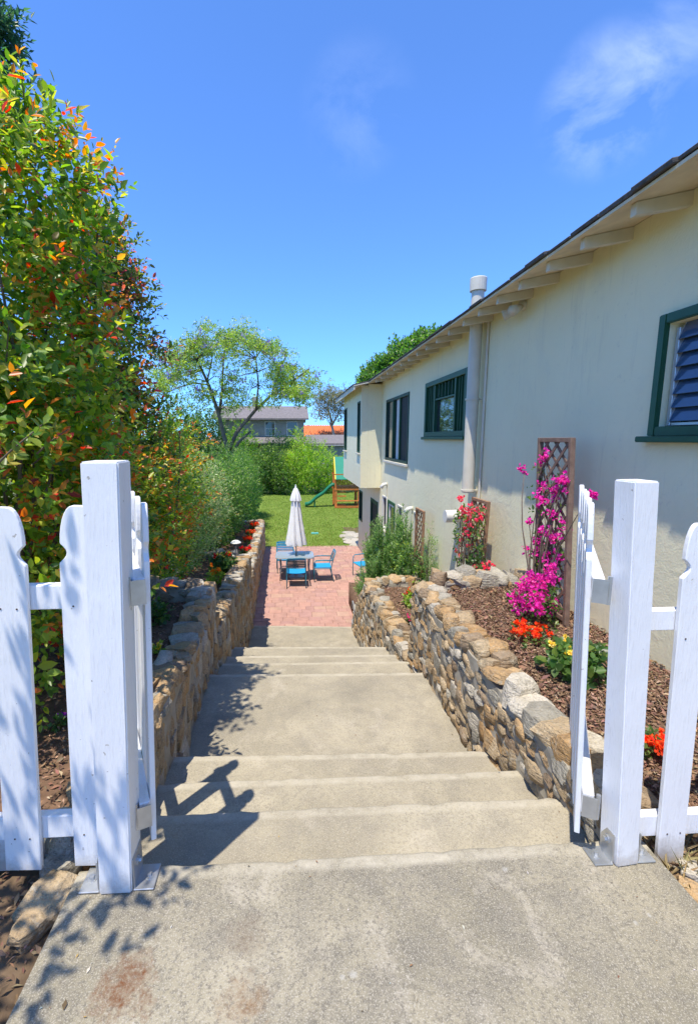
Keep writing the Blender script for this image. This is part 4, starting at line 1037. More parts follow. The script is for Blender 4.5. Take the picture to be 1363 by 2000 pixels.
rosemary('tallest rosemary bush close to the stucco wall', 2.42, 9.75, .55, .32, .6, 2.35, 120, RM)
sh = thing('leafy_shrub', 'leafy green shrub growing round the narrow trellis', 'shrub', (2.38, 8.5, .55))
P, D = blob_shell([((2.36, 8.55, 1.35), (.30, .36, .85)), ((2.46, 8.25, 1.2), (.22, .3, .75)), ((2.30, 8.9, 1.6), (.25, .3, .6))], 900, .4, .2, .6)
sprigs('leaves', P, D, 4, .09, .05, LFG, LIME, .35, sh, .6); stems('stems', (2.38, 8.5, .5), [tuple(p) for p in P[:16]], .012, .004, M_BARK, sh)
P, D = blob_shell([((2.52, 7.95, 2.0), (.12, .2, .62))], 260, .2, .2, 1.45)
s2 = thing('slim_conifer', 'slim upright green shrub against the stucco wall behind the trellis', 'shrub', (2.52, 7.95, 1.42))
sprigs('needles', P, D, 5, .07, .05, RM, RM, 0, s2, .2, up=1.2, shape=4); stems('stems', (2.52, 7.95, 1.4), [(2.52, 7.95, 2.5), (2.5, 8.02, 2.3), (2.54, 7.9, 2.2)], .012, .004, M_BARK, s2)

# ================================================================ PATIO FURNITURE
M_BLUE = plain('blue_sling', (0.02, 0.30, 0.58), 0.55, 0.35, 0.08, 12, 0.12)
M_TEAL = plain('teal_frame', (0.03, 0.20, 0.30), 0.4, 0.45, 0.1, 8, 0.05)
M_NET = plain('dark_teal_mesh', (0.03, 0.085, 0.11), 0.7, 0.3, 0.15, 30, 0.2)
M_GREYM = plain('grey_frame', (0.30, 0.32, 0.34), 0.45, 0.45, 0.08, 8, 0.05)
M_TTOP = m_glass('frosted_table_glass', (0.33, 0.36, 0.37), 0.22)
def chair(label, loc, rz):
    t = thing('patio_chair', label, 'chair', (0, 0, 0), 'blue patio chairs', local=True)
    w, dd = .27, .25                        # half width, half depth; the chair faces -y
    for sx in (-1, 1):
        MB().tube([(sx * w, -dd, 0), (sx * w, -dd - .01, .30), (sx * w, -dd, .60), (sx * w, -dd + .05, .645)], .014, 8).build('leg', M_TEAL, t, smooth=True)
        MB().tube([(sx * w, dd + .07, 0), (sx * w, dd, .28), (sx * w, dd - .01, .45), (sx * w * .98, dd + .05, .70), (sx * w * .96, dd + .11, .86)], .014, 8).build('leg', M_TEAL, t, smooth=True)
        MB().tube([(sx * w, -dd + .03, .645), (sx * w, 0, .655), (sx * w, dd + .03, .645)], [.016, .020, .016], 8).build('armrest', M_TEAL, t, smooth=True)
        MB().tube([(sx * w, -dd, .40), (sx * w, dd - .01, .40)], .012, 6).build('side_bar', M_TEAL, t)
    MB().tube([(-w, -dd, .41), (w, -dd, .41)], .012, 6).build('front_bar', M_TEAL, t)
    vs_ = []; n = 8
    for i in range(n + 1):
        for j in range(n + 1):
            x = (-1 + 2 * i / n); y_ = (-1 + 2 * j / n); vs_.append((x * (w - .008), y_ * dd, .43 - .025 * (1 - x * x) + (.012 * (y_ < -.7)) * 0))
    fs_ = [(i * (n + 1) + j, (i + 1) * (n + 1) + j, (i + 1) * (n + 1) + j + 1, i * (n + 1) + j + 1) for i in range(n) for j in range(n)]
    m = len(vs_); vs_ += [(x, y_, z - .012) for x, y_, z in vs_]; fs_ += [tuple(k + m for k in f[::-1]) for f in fs_]
    MB().add(vs_, fs_).build('seat', M_BLUE, t, smooth=True)
    bk = MB().tube([(-w * .96, dd + .11, .86), (-w * .5, dd + .125, .885), (w * .5, dd + .125, .885), (w * .96, dd + .11, .86)], .015, 8).tube([(-w * .97, dd + .035, .60), (w * .97, dd + .035, .60)], .012, 6).build('backrest', M_TEAL, t, smooth=True)
    for k in range(5):
        s = (k + .5) / 5; z = .615 + s * .255; y_ = dd + .04 + s * .075
        MB().box((-w * .95, y_ - .006, z - .019), (w * .95, y_ + .006, z + .019)).build('sling_band', M_BLUE if k == 4 else M_NET, bk, bevel=.004, seg=1)
    t.location = loc; t.rotation_euler = (0, 0, rz)
    return t
chair('blue patio chair nearest the steps with its back to the camera', (.19, 12.80, 0), math.pi)
chair('blue patio chair at the right end of the table, seen side on', (0.98, 13.30, 0), -math.pi / 2)
cb = chair('blue patio chair on the far left side of the table', (-.12, 14.25, 0), 0.06)
for o in cb.children:
    if o.name.startswith('backrest'):
        for k in o.children: k.data.materials[0] = M_BLUE
ch4 = chair('blue patio chair against the house wall, half hidden by rosemary', (2.27, 13.45, 0), -math.pi / 2 + .3)
for o in ch4.children:
    if o.name.startswith('backrest'):
        for k in o.children: k.data.materials[0] = M_BLUE
tb = thing('patio_table', 'grey patio table with frosted glass top under the folded umbrella', 'table', (.16, 13.5, 0))
x0, x1, y0, y1 = -.40, .72, 13.08, 13.92
def rrect(x0, x1, y0, y1, r, n=6):
    out = []
    for cx_, cy_, a0 in ((x1 - r, y1 - r, 0), (x0 + r, y1 - r, 90), (x0 + r, y0 + r, 180), (x1 - r, y0 + r, 270)):
        for k in range(n + 1): a = math.radians(a0 + 90 * k / n); out.append((cx_ + r * math.cos(a), cy_ + r * math.sin(a)))
    return out
pl = rrect(x0, x1, y0, y1, .16); n = len(pl)
MB().add([(x, y, .712) for x, y in pl] + [(x, y, .724) for x, y in pl], [tuple(range(n - 1, -1, -1)), tuple(range(n, 2 * n))] + [(i, (i + 1) % n, (i + 1) % n + n, i + n) for i in range(n)]).build('tabletop', M_TTOP, tb)
MB().tube([(x, y, .700) for x, y in pl + pl[:1]], .014, 6).build('rim', M_GREYM, tb, smooth=True)
for xx in (x0 + .12, x1 - .12):
    for yy in (y0 + .12, y1 - .12): MB().tube([(xx, yy, .70), (xx + (.03 if xx < .1 else -.03), yy, .35), (xx, yy, 0)], .018, 8).build('leg', M_GREYM, tb, smooth=True)
    MB().tube([(xx, y0 + .12, .16), (xx, 13.5, .30), (xx, y1 - .12, .16)], .010, 6).build('stretcher', M_GREYM, tb, smooth=True)
um = thing('patio_umbrella', 'folded white patio umbrella standing through the table', 'umbrella', (.205, 13.5, 0))
ux, uy = .205, 13.5
M_CLOTH = plain('white_canvas', (0.80, 0.80, 0.80), 0.85, 0.15, 0.05, 5, 0.2)
MB().tube([(ux, uy, .02), (ux, uy, 2.74)], .019, 10).build('pole', M_GREYM, um, smooth=True)
MB().lathe([(.24, 0.0), (.24, .035), (.20, .06), (.05, .075), (.035, .20), (.022, .21)], (ux, uy, 0.004), 20).build('base', M_GREYM, um)
def folded(prof, npl, amp, tw, n=48):
    vs_ = []
    for r, z, a_ in prof:
        for k in range(n):
            th = 2 * math.pi * k / n; rr_ = r * (1 + a_ * amp * math.cos(npl * th + tw * z * 2.2)); vs_.append((ux + rr_ * math.cos(th), uy + rr_ * math.sin(th), z))
    m = len(prof); fs_ = [(i * n + k, i * n + (k + 1) % n, (i + 1) * n + (k + 1) % n, (i + 1) * n + k) for i in range(m - 1) for k in range(n)]
    return MB().add(vs_, fs_)
folded([(.250, 1.03, 1.1), (.255, 1.08, 1), (.235, 1.25, 1), (.20, 1.55, .9), (.155, 1.9, .8), (.125, 2.2, .6), (.10, 2.45, .4), (.05, 2.62, .2), (.02, 2.72, 0)], 8, .30, .9).build('canopy', M_CLOTH, um, smooth=True)
folded([(.150, 2.36, 1.2), (.148, 2.40, 1.1), (.115, 2.55, .8), (.06, 2.70, .4), (.02, 2.755, 0)], 8, .16, .3).build('vent_tier', M_CLOTH, um, smooth=True)
MB().lathe([(.012, 0), (.03, .012), (.012, .03), (.02, .05), (.008, .08)], (ux, uy, 2.755), 10).build('finial', M_CLOTH, um)
# path light, wire hoop, valve lid
pth = thing('path_light', 'small path light with a white cap on the middle left bed', 'path light', (-1.13, 9.62, 1.60))
MB().tube([(-1.13, 9.62, 1.58), (-1.13, 9.62, 1.93)], .011, 8).build('stake', M_GREYM, pth)
MB().lathe([(.035, 0), (.035, .07)], (-1.13, 9.62, 1.925), 12).build('lens', M_LOUVRE, pth)
MB().lathe([(.115, 0), (.112, .012), (.06, .05), (.012, .062)], (-1.13, 9.62, 1.985), 16).build('cap', M_OFFW, pth)
wh = MB().tube([(1.30 + .0 * k, 9.05 + .19 * math.cos(k * .33), .60 + .24 * math.sin(k * .33)) for k in range(17)], .011, 6).build('wire_hoop', M_GREYM, None, smooth=True)
tag(wh, 'grey wire hoop leaning against the low end of the right wall', 'hoop')
p = oz(615, 1042, 0); M_TQ = plain('turquoise_plastic', (0.12, 0.42, 0.36), 0.5, 0.3)
v = thing('valve_box', 'small turquoise valve box lid set in the lawn', 'valve box', (p.x, p.y, 0))
MB().box((p.x - .16, p.y - .12, -.03), (p.x + .16, p.y + .12, .035)).build('lid', M_TQ, v, bevel=.012); MB().tube([(p.x, p.y, .03), (p.x, p.y, .042)], .03, 10).build('lock', M_GREYM, v)
fp = struct(MB().box((2.55, 17.55, -.06), (3.5, 21.5, -.012)).build('stone_path', M_SOIL))
for px, py, s in ((680, 1040, .26), (690, 1044, .30), (672, 1047, .22), (684, 1051, .28), (695, 1054, .26), (688, 1059, .30), (697, 1064, .26), (677, 1054, .16), (693, 1048, .18)):
    q = oz(px, py, 0); o = put_rock(fp, (q.x, q.y, .0), (s, s * .9, .03), (0, 0, U(0, 3)), (1, 0, 1, 9, 0), 'flagstone')

# ================================================================ HEDGE, SHRUBS AND TREES
PH = [(4, (0.135, 0.25, 0.03)), (3, (0.22, 0.34, 0.04)), (1.2, (0.075, 0.155, 0.028)), (2.6, (0.37, 0.42, 0.05))]
PHT = [(3, (0.60, 0.17, 0.04)), (2.4, (0.62, 0.30, 0.06)), (1.1, (0.62, 0.075, 0.05)), (3, (0.42, 0.36, 0.06))]
def shoots(parent, P, D, n, L, S, pal, tip, up=.5):
    """long arching shoots standing out of the mass, leafy along their length, coloured at the tip"""
    idx = NP.choice(len(P), n, replace=False); mb = MB(); Q, E = [], []
    for i in idx:
        d = Vector(D[i]) + Vector((U(-.3, .3), U(-.3, .3), up + U(0, .4))); d.normalize(); l = L * U(.5, 1.3); b = Vector(P[i]) - Vector(D[i]) * .15
        pts = [b + d * l * s + Vector((0, 0, -.12 * l * s * s)) for s in (0, .35, .7, 1.0)]
        mb.tube(pts, [.006, .005, .0035, .002], 4)
        for k in range(int(l / .075)):
            s = (k + 1) / int(l / .075 + 1); Q.append(b + d * l * s + Vector((0, 0, -.12 * l * s * s))); E.append(d)
    stuff(mb.build('shoots', M_BARK, parent))
    sprigs('shoot_leaves', np.array([tuple(q) for q in Q]), np.array([tuple(e) for e in E]), 4, .08, S, pal, tip, .55, parent, .5, up=.1)
def shrub(label, base, blobs, ntw, nl, L, S, pal, tip, flush, group='shrubs of the hedge along the left side', name='hedge_shrub', aspect=.5, inner=.55, zmin=0, nst=22, shape=6, cat='shrub', lump=.16, up=.35, nsh=0):
    t = thing(name, label, cat, base, group)
    P, D = blob_shell(blobs, ntw, inner, lump, zmin)
    sprigs('foliage', P, D, nl, L, S, pal, tip, flush, t, aspect, up=up, shape=shape)
    if nsh:
        ok_ = np.where(D[:, 2] > -.1)[0]; shoots(t, P[ok_], D[ok_], nsh, .38, S, pal, tip)
    idx = NP.choice(len(P), nst, replace=False)
    stems('stems', base, [tuple(P[i] - D[i] * .1) for i in idx], .028, .006, M_BARK, t, 6, .12)
    return t
# the tall red-tipped shrub nearest the gate, reaching over the wall
shrub('tallest red tipped shrub towering behind the left picket fence', (-2.1, 3.3, 2.36),
      [((-2.2, 3.0, 3.7), (1.05, 0.95, 1.45)), ((-2.15, 3.2, 5.2), (0.92, 1.0, 1.25)), ((-1.64, 3.55, 5.82), (.42, .5, .58)), ((-2.62, 3.1, 6.5), (.68, .8, 1.2)), ((-1.75, 3.5, 4.6), (.55, .8, .8)), ((-2.1, 4.1, 3.5), (.85, .7, 1.1))],
      6200, 7, .18, .068, PH, PHT, .50, zmin=2.5, nst=40, inner=.5, aspect=.52, nsh=130, lump=.22)
shrub('dark reddish shrub rising behind the tallest one', (-2.0, 5.4, 1.6),
      [((-2.25, 5.6, 5.35), (.72, .65, 1.1)), ((-2.15, 5.6, 6.1), (.48, .5, .62)), ((-2.3, 5.6, 4.0), (.7, .7, 1.3))],
      3600, 7, .17, .062, [(3, (0.13, 0.19, 0.035)), (2, (0.20, 0.23, 0.04)), (1.2, (0.07, 0.12, 0.03))], [(2, (0.50, 0.13, 0.09)), (2, (0.52, 0.24, 0.06)), (1, (0.40, 0.08, 0.10))], .55, zmin=1.8, nsh=80, lump=.2)
shrub('orange tipped shrub in the middle of the hedge, sloping down to the right', (-2.1, 6.7, 1.6),
      [((-2.05, 5.2, 3.35), (.75, .8, 1.1)), ((-2.05, 6.0, 3.8), (.72, .9, 1.15)), ((-2.05, 7.3, 3.5), (.70, 1.0, 1.1)), ((-2.15, 6.6, 2.6), (.65, 1.5, 1.0))],
      4200, 7, .17, .062, PH, PHT, .55, zmin=1.65, nsh=90, lump=.2)
SIL = [(3, (0.20, 0.30, 0.09)), (2, (0.30, 0.38, 0.15)), (2, (0.12, 0.21, 0.05)), (1, (0.42, 0.46, 0.24))]
shrub('pale silvery green shrub in the hedge below the jacaranda', (-2.1, 9.2, 1.6),
      [((-2.15, 8.6, 3.2), (.70, 1.0, .98)), ((-2.15, 10.0, 2.9), (.70, 1.1, 1.1)), ((-2.2, 9.2, 2.3), (.62, 1.6, .8)), ((-2.15, 11.3, 2.6), (.7, 1.0, 1.05))],
      3800, 7, .15, .056, SIL, [(1, (0.45, 0.30, 0.10)), (2, (0.40, 0.44, 0.20))], .25, zmin=1.0, nst=30)
DK = [(4, (0.075, 0.165, 0.028)), (3, (0.115, 0.22, 0.035)), (1.5, (0.18, 0.27, 0.05)), (1, (0.04, 0.09, 0.02))]
for k, (yc, zc, hz) in enumerate(((13.2, 2.35, 1.25), (15.6, 2.2, 1.3), (18.3, 1.8, 1.7), (21.2, 1.75, 1.75), (24.2, 1.7, 1.8))):
    shrub(('clipped green hedge bush beside the red flower clumps', 'clipped green hedge bush at the end of the long left wall', 'clipped green hedge bush at the near edge of the lawn', 'clipped green hedge bush along the left of the lawn, second from the wall end', 'farthest clipped hedge bush on the left of the lawn')[k],
          (-2.2, yc, .96 if yc < 17.4 else 0), [((-2.22, yc, zc), (.76, 1.6, hz)), ((-2.3, yc + .6, zc - .5), (.78, 1.2, hz * .8))], 2000, 6, .16, .085, DK, LIME, .12, zmin=1.0 if yc < 17.4 else .05, nst=14, shape=4)
# shrub arching over from beside the camera: gives the dappled shade on posts and landing
shrub('red tipped branches of the hedge at the far left edge', (-2.2, .9, 2.4),
      [((-1.75, .75, 4.6), (.62, .8, .75)), ((-2.1, .6, 3.6), (.75, .9, 1.1)), ((-1.45, 0.85, 5.05), (.42, .55, .42))], 330, 7, .20, .072, PH, PHT, .45, zmin=2.5, nst=16, inner=.2)
# twig poking out in front of the hedge at the left edge
tw = thing('leafy_branch', 'single leafy branch with red buds sticking out at the left edge', 'branch', (-1.75, 2.2, 3.4))
b0 = Vector((-1.75, 2.25, 3.6)); tipp = oy(92, 822, 2.02); pts = [b0.lerp(tipp, s) + Vector((0, 0, .05 * math.sin(s * 3.14))) for s in (0, .25, .5, .75, 1)]
MB().tube(pts, [.008, .007, .006, .004, .002], 6).build('stem', M_BARK, tw, smooth=True)
P = np.array([b0.lerp(tipp, s) for s in (.5, .6, .7, .78, .85, .91, .96, 1.0)]); D = np.tile(np.array(tipp - b0), (len(P), 1)) / (tipp - b0).length
sprigs('leaves', P, D, 4, .06, .062, [(1, (0.13, 0.22, 0.04)), (1, (0.22, 0.28, 0.05))], PHT, .3, tw, .5, up=.1)

# ---- dark tree at the top left
def leaf_tree(label, base, blobs, trunk_to, ncl, per, S, pal, cat='tree', name='leafy_tree', r0=.18, lump=.2, shape=4, bark=None, group=None, aspect=.55, zmin=0, inner=.45, tip=None, flush=0):
    t = thing(name, label, cat, base, group)
    P, D = blob_shell(blobs, ncl, inner, lump, zmin)
    sprigs('crown', P, D, per, S * 2.6, S, pal, tip or pal, flush, t, aspect, shape=shape)
    mb = MB(); base = Vector(base); tt = Vector(trunk_to)
    mb.tube([base + Vector((0, 0, -.3)), base.lerp(tt, .5) + Vector((.1, .05, 0)), tt], [r0, r0 * .8, r0 * .45], 8)
    for i in NP.choice(len(P), min(26, len(P)), replace=False):
        q = Vector(P[i]); a = base.lerp(tt, U(.45, 1)); mb.tube([a, a.lerp(q, .5) + Vector((0, 0, .2)), q], [r0 * .35, r0 * .18, .015], 5)
    mb.build('trunk', bark or M_BARK, t, smooth=True)
    return t
PINE = [(3, (0.035, 0.095, 0.045)), (2, (0.055, 0.13, 0.055)), (1, (0.10, 0.19, 0.07))]
leaf_tree('dark green tree peeking over the hedge at the top left', (-6.3, 9.3, .9), [((-5.95, 9.2, 10.9), (1.0, .9, 1.7)), ((-4.85, 9.2, 10.9), (.42, .5, .38)), ((-5.25, 9.2, 12.2), (.45, .5, .45)), ((-5.4, 9.2, 9.9), (.8, .8, .7)), ((-6.3, 9, 12.6), (.9, .9, 1.1))], (-6.0, 9.2, 10.5), 2600, 8, .16, PINE, name='dark_tree', aspect=.35)
# ---- round tree behind the roof of the house
leaf_tree('round bright green tree behind the roof of the stucco house', (6.4, 25.5, 0), [((6.9, 25.5, 7.2), (2.1, 2.1, 2.1)), ((5.2, 25.2, 6.7), (1.35, 1.6, 1.5)), ((8.2, 25.5, 7.5), (1.5, 1.6, 1.9)), ((7.6, 25.4, 8.6), (1.3, 1.3, 1.15)), ((6.0, 25.2, 5.4), (1.7, 1.6, 1.4))], (6.6, 25.5, 6.5), 8000, 8, .22, [(3, (0.085, 0.19, 0.03)), (3, (0.13, 0.25, 0.04)), (1.3, (0.05, 0.11, 0.025))], name='round_tree', aspect=.6, r0=.3, lump=.1, inner=.6)

# ---- jacaranda
JY = 38.0
jac = thing('jacaranda_tree', 'spreading jacaranda with thin feathery foliage and violet bloom in front of the grey house', 'tree', (oy(452, 880, JY).x, JY, 0))
def jp(px, py, dy=0): v = oy(px, py, JY + dy); return v
limbs = [([(452, 905), (440, 860), (425, 800), (405, 745), (385, 702), (352, 668)], .30, .07, -1.0), ([(418, 785), (410, 752), (378, 748), (345, 758), (322, 770)], .14, .04, .8), ([(445, 885), (462, 845), (500, 800), (530, 772), (575, 742), (602, 722)], .26, .06, .4),
         ([(428, 815), (434, 760), (437, 700), (443, 655)], .18, .05, 1.6), ([(450, 890), (468, 862), (490, 842)], .22, .12, -.6), ([(500, 800), (505, 752), (500, 700), (520, 668)], .12, .03, -1.4), ([(405, 745), (415, 700), (395, 660)], .10, .03, 1.5),
         ([(530, 772), (560, 765), (590, 770), (612, 760)], .10, .03, -1.0), ([(385, 702), (345, 700), (318, 706)], .08, .02, .5), ([(530, 772), (545, 725), (560, 690)], .09, .02, 1.2)]
mb = MB(); nodes = []
mb.tube([(oy(452, 905, JY).x, JY, -.2), jp(452, 905)], [.26, .21], 10)
for pth_, ra, rb, dy in limbs:
    pts = [jp(px, py, dy * i / (len(pth_) - 1)) for i, (px, py) in enumerate(pth_)]; m = len(pts)
    mb.tube(pts, [.68 * (ra + (rb - ra) * i / (m - 1)) for i in range(m)], 8); nodes += [(p, ra + (rb - ra) * i / (m - 1)) for i, p in enumerate(pts) if i > 0]
    nodes += [(pts[i].lerp(pts[i + 1], .5), ra * .6) for i in range(1, m - 1)]
clumps = []
while len(clumps) < 175:
    px, py = U(292, 622), U(632, 820)
    a = (px - 452) / 168
    if abs(a) > 1: continue
    topy = 636 + 95 * a * a + (18 if px > 520 else 0) + 10 * math.sin(px * .09); lowy = 765 + 40 * (1 - a * a) * .4 + (30 if 430 < px < 600 else 0)
    if topy < py < lowy and (py < topy + 75 or RNG.random() < .38): clumps.append(jp(px, py, U(-3.5, 3.5)))
for c in clumps:
    q, r_ = min(nodes, key=lambda k: (k[0] - c).length); mid_ = q.lerp(c, .5) + Vector((U(-.2, .2), U(-.2, .2), U(-.1, .35)))
    mb.tube([q, mid_, c], [min(.05, r_), .03, .012], 5)
mb.build('trunk', plain('jacaranda_bark', (0.15, 0.125, 0.10), 0.9, 0.15, 0.25, 3, 0.5, fine=20), jac, smooth=True)
P, D = [], []
for c in clumps:
    n_ = int(U(20, 38)); P.append(np.array(c) + NP.normal(0, 1, (n_, 3)) * np.array([.50, .55, .26])); D.append(NP.normal(0, 1, (n_, 3)) * np.array([1, 1, .4]))
P = np.concatenate(P); D = unit(np.concatenate(D))
sprigs('crown', P, D, 6, .36, .24, [(3, (0.19, 0.29, 0.06)), (3, (0.28, 0.38, 0.06)), (1.5, (0.11, 0.19, 0.05)), (1, (0.38, 0.44, 0.09))], LIME, .1, jac, .32, shape=4)
fb = [c + Vector((U(-.3, .3), U(-.3, .3), U(.0, .3))) for c in clumps if RNG.random() < .30 and c.z > 7]
blossoms('flowers', fb, .26, 10, .13, [(2, (0.30, 0.22, 0.62)), (1, (0.40, 0.30, 0.68))], jac, .7)
# ---- far thin tree
eu = thing('eucalyptus_tree', 'thin pale eucalyptus beyond the orange roof', 'tree', (oy(650, 830, 62).x, 62, 0))
mb = MB(); e0 = oy(652, 850, 62); mb.tube([(e0.x, 62, -.2), e0, oy(640, 790, 62)], [.25, .18, .08], 6); cl = []
for px, py in ((622, 778), (632, 770), (645, 768), (656, 772), (664, 780), (628, 795), (640, 785), (652, 790), (668, 795), (660, 810), (630, 812), (676, 776), (684, 770)):
    c = oy(px, py, 62 + U(-1.5, 1.5)); cl.append(c); mb.tube([oy(648, 835, 62), oy(648, 835, 62).lerp(c, .6) + Vector((0, 0, .3)), c], [.05, .03, .012], 5)
mb.build('trunk', M_BARKPALE, eu, smooth=True)
P = np.concatenate([np.array(c) + NP.normal(0, 1, (120, 3)) * np.array([.75, .8, .55]) for c in cl]); sprigs('crown', P, NP.normal(0, 1, P.shape), 5, .5, .27, [(2, (0.20, 0.21, 0.10)), (1, (0.26, 0.22, 0.13)), (1, (0.13, 0.16, 0.08))], LIME, 0, eu, .35, shape=4)

# ---- planting behind the lawn
BGR = [(3, (0.27, 0.42, 0.04)), (3, (0.34, 0.48, 0.055)), (1.2, (0.15, 0.26, 0.03)), (1, (0.44, 0.52, 0.09))]
GRP = 'shrubs closing the far side of the lawn'
def back(label, px, py_top, Y, w, pal, n=900, name='garden_shrub', S=.12, up=.4, aspect=.5):
    c = oy(px, py_top, Y); h = c.z; return shrub(label, (c.x, Y, 0), [((c.x, Y, h * .52), (w, w * .8, h * .5)), ((c.x + w * .35, Y - .2, h * .4), (w * .7, w * .7, h * .40)), ((c.x - w * .4, Y, h * .42), (w * .65, w * .7, h * .42))], n, 6, S * 2, S, pal, LIME, .12, GRP, name, aspect, .5, .05, 12, 4, up=up)
back('dark glossy shrub at the far left corner of the lawn', 488, 872, 35.0, 1.5, DK, 1300)
back('round citrus like shrub in the left of the far planting', 532, 868, 35.6, 1.5, [(2, (0.11, 0.20, 0.03)), (2, (0.16, 0.26, 0.04)), (1, (0.06, 0.12, 0.02))], 1300, S=.14)
back('feathery yellow green bamboo like shrub left of the play tower', 590, 862, 35.2, 1.35, BGR, 1500, S=.16, up=1.0, aspect=.25)
back('tall feathery yellow green shrub next to the play tower', 622, 858, 35.6, 1.2, BGR, 1300, S=.16, up=1.0, aspect=.25)
back('light green shrub behind the play tower', 657, 886, 36.2, 1.2, BGR, 800, S=.14)
back('green shrub hidden partly behind the corner of the stucco house', 705, 880, 37.0, 1.6, DK, 800, S=.14)
back('green shrub filling the gap behind the silvery hedge', 440, 862, 31.0, 1.8, LFG, 1200, S=.14)
back('light green tree top between the jacaranda trunks and the grey house', 470, 822, 43.0, 1.5, BGR, 900, S=.2)
back('loose green shrub hiding the right part of the grey house', 545, 843, 42.0, 1.4, LFG, 800, S=.18)
back('tall green tree standing behind the hedge left of the jacaranda trunk', 402, 792, 45.0, 2.3, LFG, 1600, 'garden_tree', S=.24)
back('green tree showing between the hedge and the jacaranda', 352, 770, 47.0, 2.6, [(2, (0.10, 0.19, 0.04)), (1, (0.16, 0.26, 0.05))], 1600, 'garden_tree', S=.26)
back('yellow green shrub top in front of the right end of the grey house', 582, 836, 43.5, 1.2, BGR, 700, S=.18)
back('low leafy shrub in the shade at the back of the lawn', 556, 905, 34.6, .9, DK, 700, S=.10)

# ================================================================ PLAY TOWER
M_CEDAR = plain('orange_cedar', (0.58, 0.19, 0.05), 0.6, 0.3, 0.2, 5, 0.2)
M_TARPG = plain('green_tarp', (0.02, 0.26, 0.17), 0.6, 0.3, 0.06); M_TARPY = plain('yellow_tarp', (0.75, 0.62, 0.06), 0.6, 0.3, 0.05)
M_SLIDE = plain('green_slide', (0.015, 0.17, 0.085), 0.35, 0.5, 0.05, 3, 0.03)
pt_ = thing('play_tower', 'orange cedar play tower with a green and yellow canvas roof on the lawn', 'play tower', (3.5, 28.2, 0))
xa, xb, ya, yb = 2.85, 4.25, 27.7, 29.0
for x in (xa, xb):
    for y in (ya, yb): MB().box((x - .07, y - .07, 0), (x + .07, y + .07, 2.05)).build('post', M_CEDAR, pt_)
MB().box((xa - .05, ya - .05, 1.17), (xb + .05, yb + .05, 1.25)).build('platform', M_CEDAR, pt_)
for z in (1.08, 1.95):
    for y in (ya - .07, yb + .07): MB().box((xa - .12, y - .02, z), (xb + .12, y + .02, z + .12)).build('beam', M_CEDAR, pt_)
for x in [xa + .12 + k * .13 for k in range(10)]: MB().box((x, ya - .06, 1.27), (x + .07, ya - .04, 1.84)).build('baluster', M_CEDAR, pt_)
MB().box((xa, ya - .075, 1.84), (xb, ya - .03, 1.92)).build('handrail', M_CEDAR, pt_)
for z in (.12, .40, .68, .92): MB().box((xa + .12, ya - .04, z), (xa + .62, ya + .04, z + .07)).build('ladder_rung', M_CEDAR, pt_)
MB().box((xa + .05, ya - .16, .40), (xb + .3, ya - .02, .46)).build('bench', M_CEDAR, pt_); MB().box((xa - .05, ya - .14, 0), (xb + .3, ya - .04, .12)).build('sill_beam', M_CEDAR, pt_)
for x in (xa, xb): MB().prism([(-.75, 0), (.75, 0), (0, 1.08)], .04, Matrix.Translation((x, (ya + yb) / 2, 1.98)) @ Matrix.Rotation(math.pi / 2, 4, 'Z')).build('gable', M_CEDAR, pt_)
rg = 3.02; ym = (ya + yb) / 2
def roofside(y_, name, m, x0, x1, o):
    return MB().add([(x0, ym, rg + o), (x1, ym, rg + o), (x1, y_, 1.72 + o), (x0, y_, 1.72 + o), (x0, ym, rg + o - .03), (x1, ym, rg + o - .03), (x1, y_, 1.69 + o), (x0, y_, 1.69 + o)], [(0, 1, 2, 3), (7, 6, 5, 4), (0, 4, 5, 1), (1, 5, 6, 2), (2, 6, 7, 3), (3, 7, 4, 0)]).build(name, m, pt_)
for y_ in (ya - .25, yb + .25):
    roofside(y_, 'canvas', M_TARPG, xa - .02, xb + .15, .05); roofside(y_, 'canvas_edge', M_TARPY, xa - .09, xa - .022, .055); roofside(y_, 'canvas_edge', M_TARPY, xb + .152, xb + .3, .055)
sl = thing('slide', 'wavy green plastic slide on the left of the play tower', 'slide', (1.5, 28.3, 0))
prof = [(2.86, 1.30), (2.70, 1.32), (2.45, 1.14), (2.15, .82), (1.9, .66), (1.65, .50), (1.4, .24), (1.2, .13), (1.0, .10)]
vs_ = []
for x, z in prof:
    for yy, zz in ((-.27, .13), (-.24, .14), (-.20, 0), (0, -.02), (.20, 0), (.24, .14), (.27, .13), (.22, -.05), (0, -.07), (-.22, -.05)): vs_.append((x, 28.3 + yy, z + zz))
m = 10; fs_ = [(i * m + k, i * m + (k + 1) % m, (i + 1) * m + (k + 1) % m, (i + 1) * m + k) for i in range(len(prof) - 1) for k in range(m)] + [tuple(range(m)), tuple(range(len(vs_) - 1, len(vs_) - m - 1, -1))]
MB().add(vs_, fs_).build('chute', M_SLIDE, sl, smooth=True)
MB().box((1.55, 28.12, 0), (1.63, 28.48, .40)).build('foot', M_SLIDE, sl)

